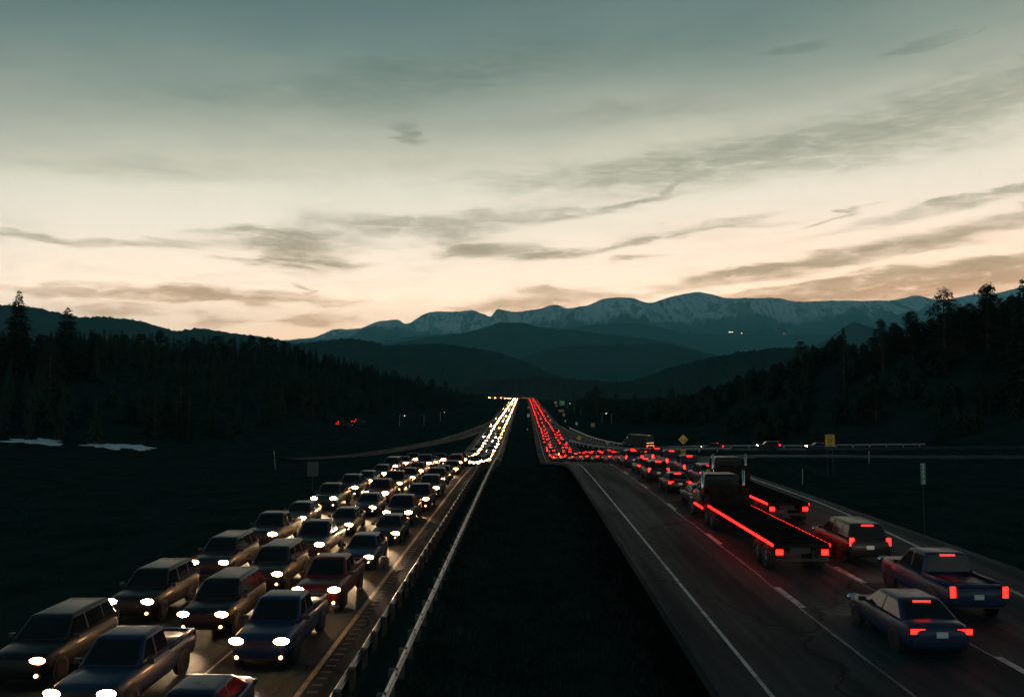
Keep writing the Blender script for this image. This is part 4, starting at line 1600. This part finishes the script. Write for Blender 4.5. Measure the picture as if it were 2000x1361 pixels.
def vehicle(kind, paint, x, y, z, heading, label, group, toward, detail=True, pitch=0.0, beam=True, lampscale=1.0, wrap=False):
    T = TYPES[kind]
    sp_ = T['spec']
    r = thing(NAMES[kind], label, 'car' if kind in ('sedan', 'suv') else ('truck' if kind == 'pickup' else 'van'), (x, y, z), heading, group)
    r.rotation_mode = 'XYZ'
    r.rotation_euler = (pitch, 0, heading)
    bo = link('body', T['body'], r)
    bo.material_slots[0].link = 'OBJECT'
    bo.material_slots[0].material = M_PAINT[paint]
    hx, hy, hz = sp_['head']
    lampmat = rv.choice([M_HEAD, M_HEAD, M_HEAD_W, M_HEAD_C])
    tx, ty_, tz = sp_['tail']
    for s in (-1, 1):
        o = link('headlight', T[('headlight' if toward else 'headlight_far') + ('' if detail else '_small')], r, (s * hx, hy + .13, hz))
        o.scale = (lampscale * 1.35, 1, lampscale * 1.6)
        o.rotation_euler = (0, 0, -s * .12)
        if toward:
            o.material_slots[0].link = 'OBJECT'
            o.material_slots[0].material = lampmat
        o = link('taillight', T['taillight_wrap' if wrap else 'taillight'], r, (s * (tx + (.10 if wrap else 0)), ty_ - .02, tz))
    if toward and detail:
        for s in (-1, 1):  # added extra lamps that thicken the stream of oncoming light
            link('added_fog_light', T['added_fog_light'], r, (s * (hx - .02), sp_['front'] - .045, .44))
    if not toward and detail:
        link('brake_light', T['brake_light'], r, (0, sp_['brake'][0], sp_['brake'][1]))
    if beam:
        l = link('headlight_beam', spot_a if toward else spot_b, r, (0, hy + .35, hz))
        l.rotation_euler = (math.pi / 2 - R(7), 0, 0)
    if not detail:
        return r
    link('windscreen', T['windscreen'], r)
    link('rear_window', T['rear_window'], r)
    for m_ in T['side_window']:
        link('side_window', m_, r)
    for s in (-1, 1):
        for wy in sp_['wheel_y']:
            wo_ = link('wheel', T['tyre'], r, (s * (sp_['wmax'] - .09), wy, sp_['r']))
            link('rim', T['rim'], wo_)
        link('mirror', T['mirror'], r, (s * (sp_['wb'] + .16), sp_['base'][0] - .35, sp_['z0'] + .10))
    link('licence_plate', T['plate'], r, (0, sp_['rear'] - .02, .72 if kind == 'sedan' else .78))
    link('grille', T['grille'], r, (0, sp_['front'] - .015, hz - .06))
    link('bumper', T['bumper'], r, (0, sp_['front'] - .09, .42))
    link('bumper', T['bumper'], r, (0, sp_['rear'] + .10, .46))
    return r


ORD = ['first', 'second', 'third', 'fourth', 'fifth', 'sixth', 'seventh', 'eighth', 'ninth', 'tenth', 'eleventh', 'twelfth', 'thirteenth', 'fourteenth']
KINDS = ['sedan', 'suv', 'sedan', 'pickup', 'sedan', 'suv', 'sedan', 'pickup']
PNAMES = ['black'] * 6 + ['dark grey'] * 4 + ['dark blue'] * 3 + ['dark red', 'dark green']
rv = random.Random(5)


def slope(zf, y):
    return math.atan((float(zf(y + 2)) - float(zf(y - 2))) / 4)


def flatbed(label, x, y, z, heading, pit, toward):
    """added low flatbed, its side lamp rows made up to draw streaks of light; front end at +9"""
    r = thing('added_flatbed_lorry', label, 'truck', (x, y, z), heading)
    r.rotation_euler = (pit, 0, heading)
    dk = MB().box((0, -2.9, 1.12), (2.35, 12.2, .16)).build('flatbed_deck', M_DECK, r)
    MB().box((0, -2.9, .90), (.9, 11.8, .28)).build('chassis_beam', M_TRIM, dk)
    MB().box((0, 3.15, 1.75), (2.3, .08, 1.1)).build('headboard', M_DECK, dk)
    cb = MB()
    cb.loft(body_rings([(8.6, .80, .5, 1.30), (8.5, 1.0, .45, 1.45), (8.1, 1.08, .45, 1.58), (7.0, 1.12, .45, 1.70), (6.8, 1.16, .45, 1.75), (4.9, 1.16, .45, 1.8)]))
    cabin(cb, (6.95, 4.85), (6.5, 4.85), 1.7, 2.75, 1.10, .98)
    cbo = cb.build('cab', M_PAINT['black'], r, True)
    pane(6.95, 6.5, 1.10, .98, 1.7, 2.75, True).build('windscreen', M_GLASS, cbo, True)
    for s in (-1, 1):
        side_pane(6.7, 5.4, (6.95, 4.85), (6.5, 4.85), 1.7, 2.75, 1.10, .98, s).build('side_window', M_GLASS, cbo)
        MB().tube([(s * 1.2, 4.6, .9), (s * 1.2, 4.6, 3.0)], .08, 10).build('exhaust_stack', M_CHROME, r, True)
        for wy in (7.6, 3.6, 2.4, -6.6, -7.9):
            o = link('wheel', TYPES['pickup']['tyre'], r, (s * 1.05, wy, .5))
            o.scale = (1.7, 1.22, 1.22)
            link('rim', TYPES['pickup']['rim'], o)
        h = link('headlight', TYPES['pickup']['headlight' if toward else 'headlight_far'], r, (s * .88, 8.48, .95))
        h.scale = (1.5, 1, 1.2)
        link('taillight', TYPES['pickup']['taillight'], r, (s * .95, -9.0, .86)).scale = (1.6, 1, .6)
        for k in range(26):  # made-up lamp row that imitates a streak of light
            link('marker_lamp', M_ADDED_LAMPROW[toward], r, (s * 1.20, -8.8 + k * .47, 1.13))
        for k in range(5):
            link('marker_lamp', M_ADDED_LAMPROW[toward], r, (s * 1.19, 4.9 + k * .5, .80))
    MB().box((0, -9.02, .55), (2.2, .08, .12)).build('bumper', M_TRIM, r)
    l = link('headlight_beam', spot_a if toward else spot_b, r, (0, 8.9, .95))
    l.rotation_euler = (math.pi / 2 - R(7), 0, 0)
    return r


M_DECK = mat('worn_timber_deck', (.025, .022, .018), .95, noise=(3, (.012, .011, .01)), spec=.0)
M_ADDED_LAMPROW = {True: MB().box((0, 0, 0), (.05, .27, .09)).mesh('marker_lamp', mat('added_amber_side_lamp', (.8, .5, .2), .3, emit=(1.0, .50, .20), strength=5.0)),
             False: MB().box((0, 0, 0), (.05, .29, .10)).mesh('marker_lamp', M_TAIL)}


def lane_lorry(near, farv, zf, y, toward, label):
    x = lane_x(near, farv, y)
    dxdy = (lane_x(near, farv, y + 3) - lane_x(near, farv, y - 3)) / 6
    flatbed(label, x, y, float(zf(y)) + .01, -math.atan(dxdy) + (math.pi if toward else 0), slope(zf, y) * (-1 if toward else 1), toward)


# oncoming side: three lanes of headlights
def lane_x(near, farv, y):
    return float(rx(y, near, farv))


def run_lane(near, farv, zf, y0, y1, near_end, gap0, gap1, toward, lane_name, far_label, far_group, skip=()):
    y = y0
    k = 0
    while y < y1:
        for (a_, b_) in skip:
            if a_ - 3.2 < y < b_ + 3.2:
                y = b_ + 3.4
        kind = rv.choice(KINDS)
        paint = rv.choice(PNAMES)
        x = lane_x(near, farv, y) + rv.uniform(-.22, .22)
        dxdy = (lane_x(near, farv, y + 3) - lane_x(near, farv, y - 3)) / 6
        head = -math.atan(dxdy) + (math.pi if toward else 0)
        pit = slope(zf, y) * (-1 if toward else 1)
        z = float(zf(y)) + .012
        if y < near_end:
            side = 'lit headlights' if toward else 'red taillights'
            lab = '%s %s with %s, %s from the camera in the %s' % (paint, WORDS[kind], side, ORD[k], lane_name)
            vehicle(kind, paint, x, y, z, head, lab, None, toward, True, pit, True)
            k += 1
        else:
            vehicle(kind, paint, x, y, z, head, far_label, far_group, toward, y < 260, pit, False, 1.25)
        y += (gap0 * rv.uniform(.92, 1.15) if y < 200 else gap1 * rv.uniform(.85, 1.25))


FL = 'distant car with lit headlights in the oncoming stream coming down from the crest'
FLG = 'cars in the oncoming stream'
run_lane(-8.45, -8.05, zl, 21.5, 985, 105, 7.4, 11.5, True, 'inner oncoming lane', FL, FLG)
run_lane(-11.9, -11.7, zl, 25.0, 985, 105, 7.2, 11.0, True, 'middle oncoming lane', FL, FLG)
run_lane(-15.4, -14.6, zl, 27.5, 165, 105, 7.4, 12, True, 'outer oncoming lane', FL, FLG)
FR = 'distant car with red taillights in the departing stream climbing to the crest'
FRG = 'cars in the departing stream'
run_lane(11.65, 6.25, zr, 26.0, 930, 105, 7.5, 12.5, False, 'middle departing lane', FR, FRG, [(35, 53)])
run_lane(15.25, 10.0, zr, 30.5, 930, 105, 7.6, 12.0, False, 'outer departing lane', FR, FRG, [(48, 66)])
lane_lorry(11.65, 6.25, zr, 44, False, 'added flatbed lorry with made-up red lamp streaks in the middle departing lane')  # lorry added for its long lines of red light
lane_lorry(15.25, 10.0, zr, 57, False, 'added flatbed lorry with made-up red lamp streaks in the outer departing lane')  # likewise added for the red lines along its sides

# cars on the side roads
i = 66
for k, (i, lab) in enumerate(((58, 'car with red taillights on the entrance ramp just right of the gore sign'), (66, 'car with red taillights on the entrance ramp, middle one of three'),
                              (72, 'car with red taillights on the entrance ramp, farthest right of the gore sign'))):
    p = ONR[i]
    d = ONR[i - 2] - ONR[i + 2]
    vehicle('suv' if k % 2 else 'sedan', ['dark grey', 'black', 'dark blue'][k], p[0], p[1] - 1.4, p[2] + .02, math.atan2(-d[0], d[1]) , lab, None, False, True, 0, False, 1.0, True)
p = hit(672, 834, 120)
vehicle('suv', 'black', p.x, p.y, p.z + .05, R(-55), 'lone car with red taillights on the dark left hillside', None, False, True, 0, False)
p2 = hit(690, 829, 120)
vehicle('sedan', 'dark grey', p2.x + 1, p2.y + 4, p2.z + .05, R(-40), 'second car with red taillights farther up the left hillside', None, False, True, 0, False)


# lorry with marker lamps on the entrance ramp
def lorry(label, x, y, z, heading, lamps_front=False, cab=True):
    r = thing('lorry', label, 'truck', (x, y, z), heading)
    bx_ = MB().box((0, -1.4, 2.25), (2.45, 6.4, 2.5)).build('cargo_box', M_PAINT['dark grey'], r)
    MB().box((0, -4.63, 2.25), (2.2, .05, 2.3)).build('rear_door', M_PAINT['dark grey'], bx_)
    MB().box((0, -.6, .85), (1.0, 8.6, .25)).build('chassis', M_TRIM, r)
    cb = MB()
    cb.loft(body_rings([(4.0, .95, .5, 1.5), (3.85, 1.12, .45, 1.6), (3.2, 1.18, .45, 1.7), (1.9, 1.18, .45, 1.7)]))
    cabin(cb, (3.3, 1.95), (2.75, 1.95), 1.65, 2.7, 1.12, .98)
    cbo = cb.build('cab', M_PAINT['dark blue'], r, True)
    pane(3.3, 2.75, 1.12, .98, 1.65, 2.7, True).build('windscreen', M_GLASS, cbo, True)
    ty = TYPES['pickup']['tyre']
    for s in (-1, 1):
        for wy in (2.9, -2.6, -3.5):
            o = link('wheel', ty, r, (s * 1.08, wy, .5))
            o.scale = (1.6, 1.22, 1.22)
        h = link('headlight', TYPES['pickup']['headlight' if lamps_front else 'headlight_far'], r, (s * .92, 3.95, 1.0))
        link('taillight', TYPES['pickup']['taillight'], r, (s * 1.0, -4.68, .95))
    for row, zz in ((0, 1.75), (1, 1.15)):
        for k in range(5):
            MB().box((-.9 + .45 * k, -4.68, zz), (.2, .06, .12)).build('marker_lamp', M_AMBER, r)
    for k in range(5):
        MB().box((-.6 + .3 * k, 2.75, 2.74), (.1, .1, .07)).build('roof_lamp', M_AMBER, r)
    return r


p = ONR[42]
d = ONR[40] - ONR[44]
lorry('dark lorry with two rows of small marker lamps on the entrance ramp', p[0] , p[1], p[2] + .02, math.atan2(-d[0], d[1]))

# ------------------------------------------------------------------ haze
M_HAZE = bpy.data.materials.new('haze_air')
M_HAZE.use_nodes = True
hn = M_HAZE.node_tree.nodes
hn.clear()
pv = hn.new('ShaderNodeVolumePrincipled')
pv.inputs['Color'].default_value = (0.26, 0.86, 0.98, 1)
pv.inputs['Density'].default_value = HAZE_D
pv.inputs['Anisotropy'].default_value = 0.0
ho = hn.new('ShaderNodeOutputMaterial')
M_HAZE.node_tree.links.new(pv.outputs[0], ho.inputs['Volume'])
haze = MB().box((0, 13000, (HAZE_TOP - 90) / 2), (64200, 34400, HAZE_TOP + 90)).build('haze', M_HAZE)
tag(haze, 'thin blue evening haze filling the valley', 'haze', None, 'stuff')
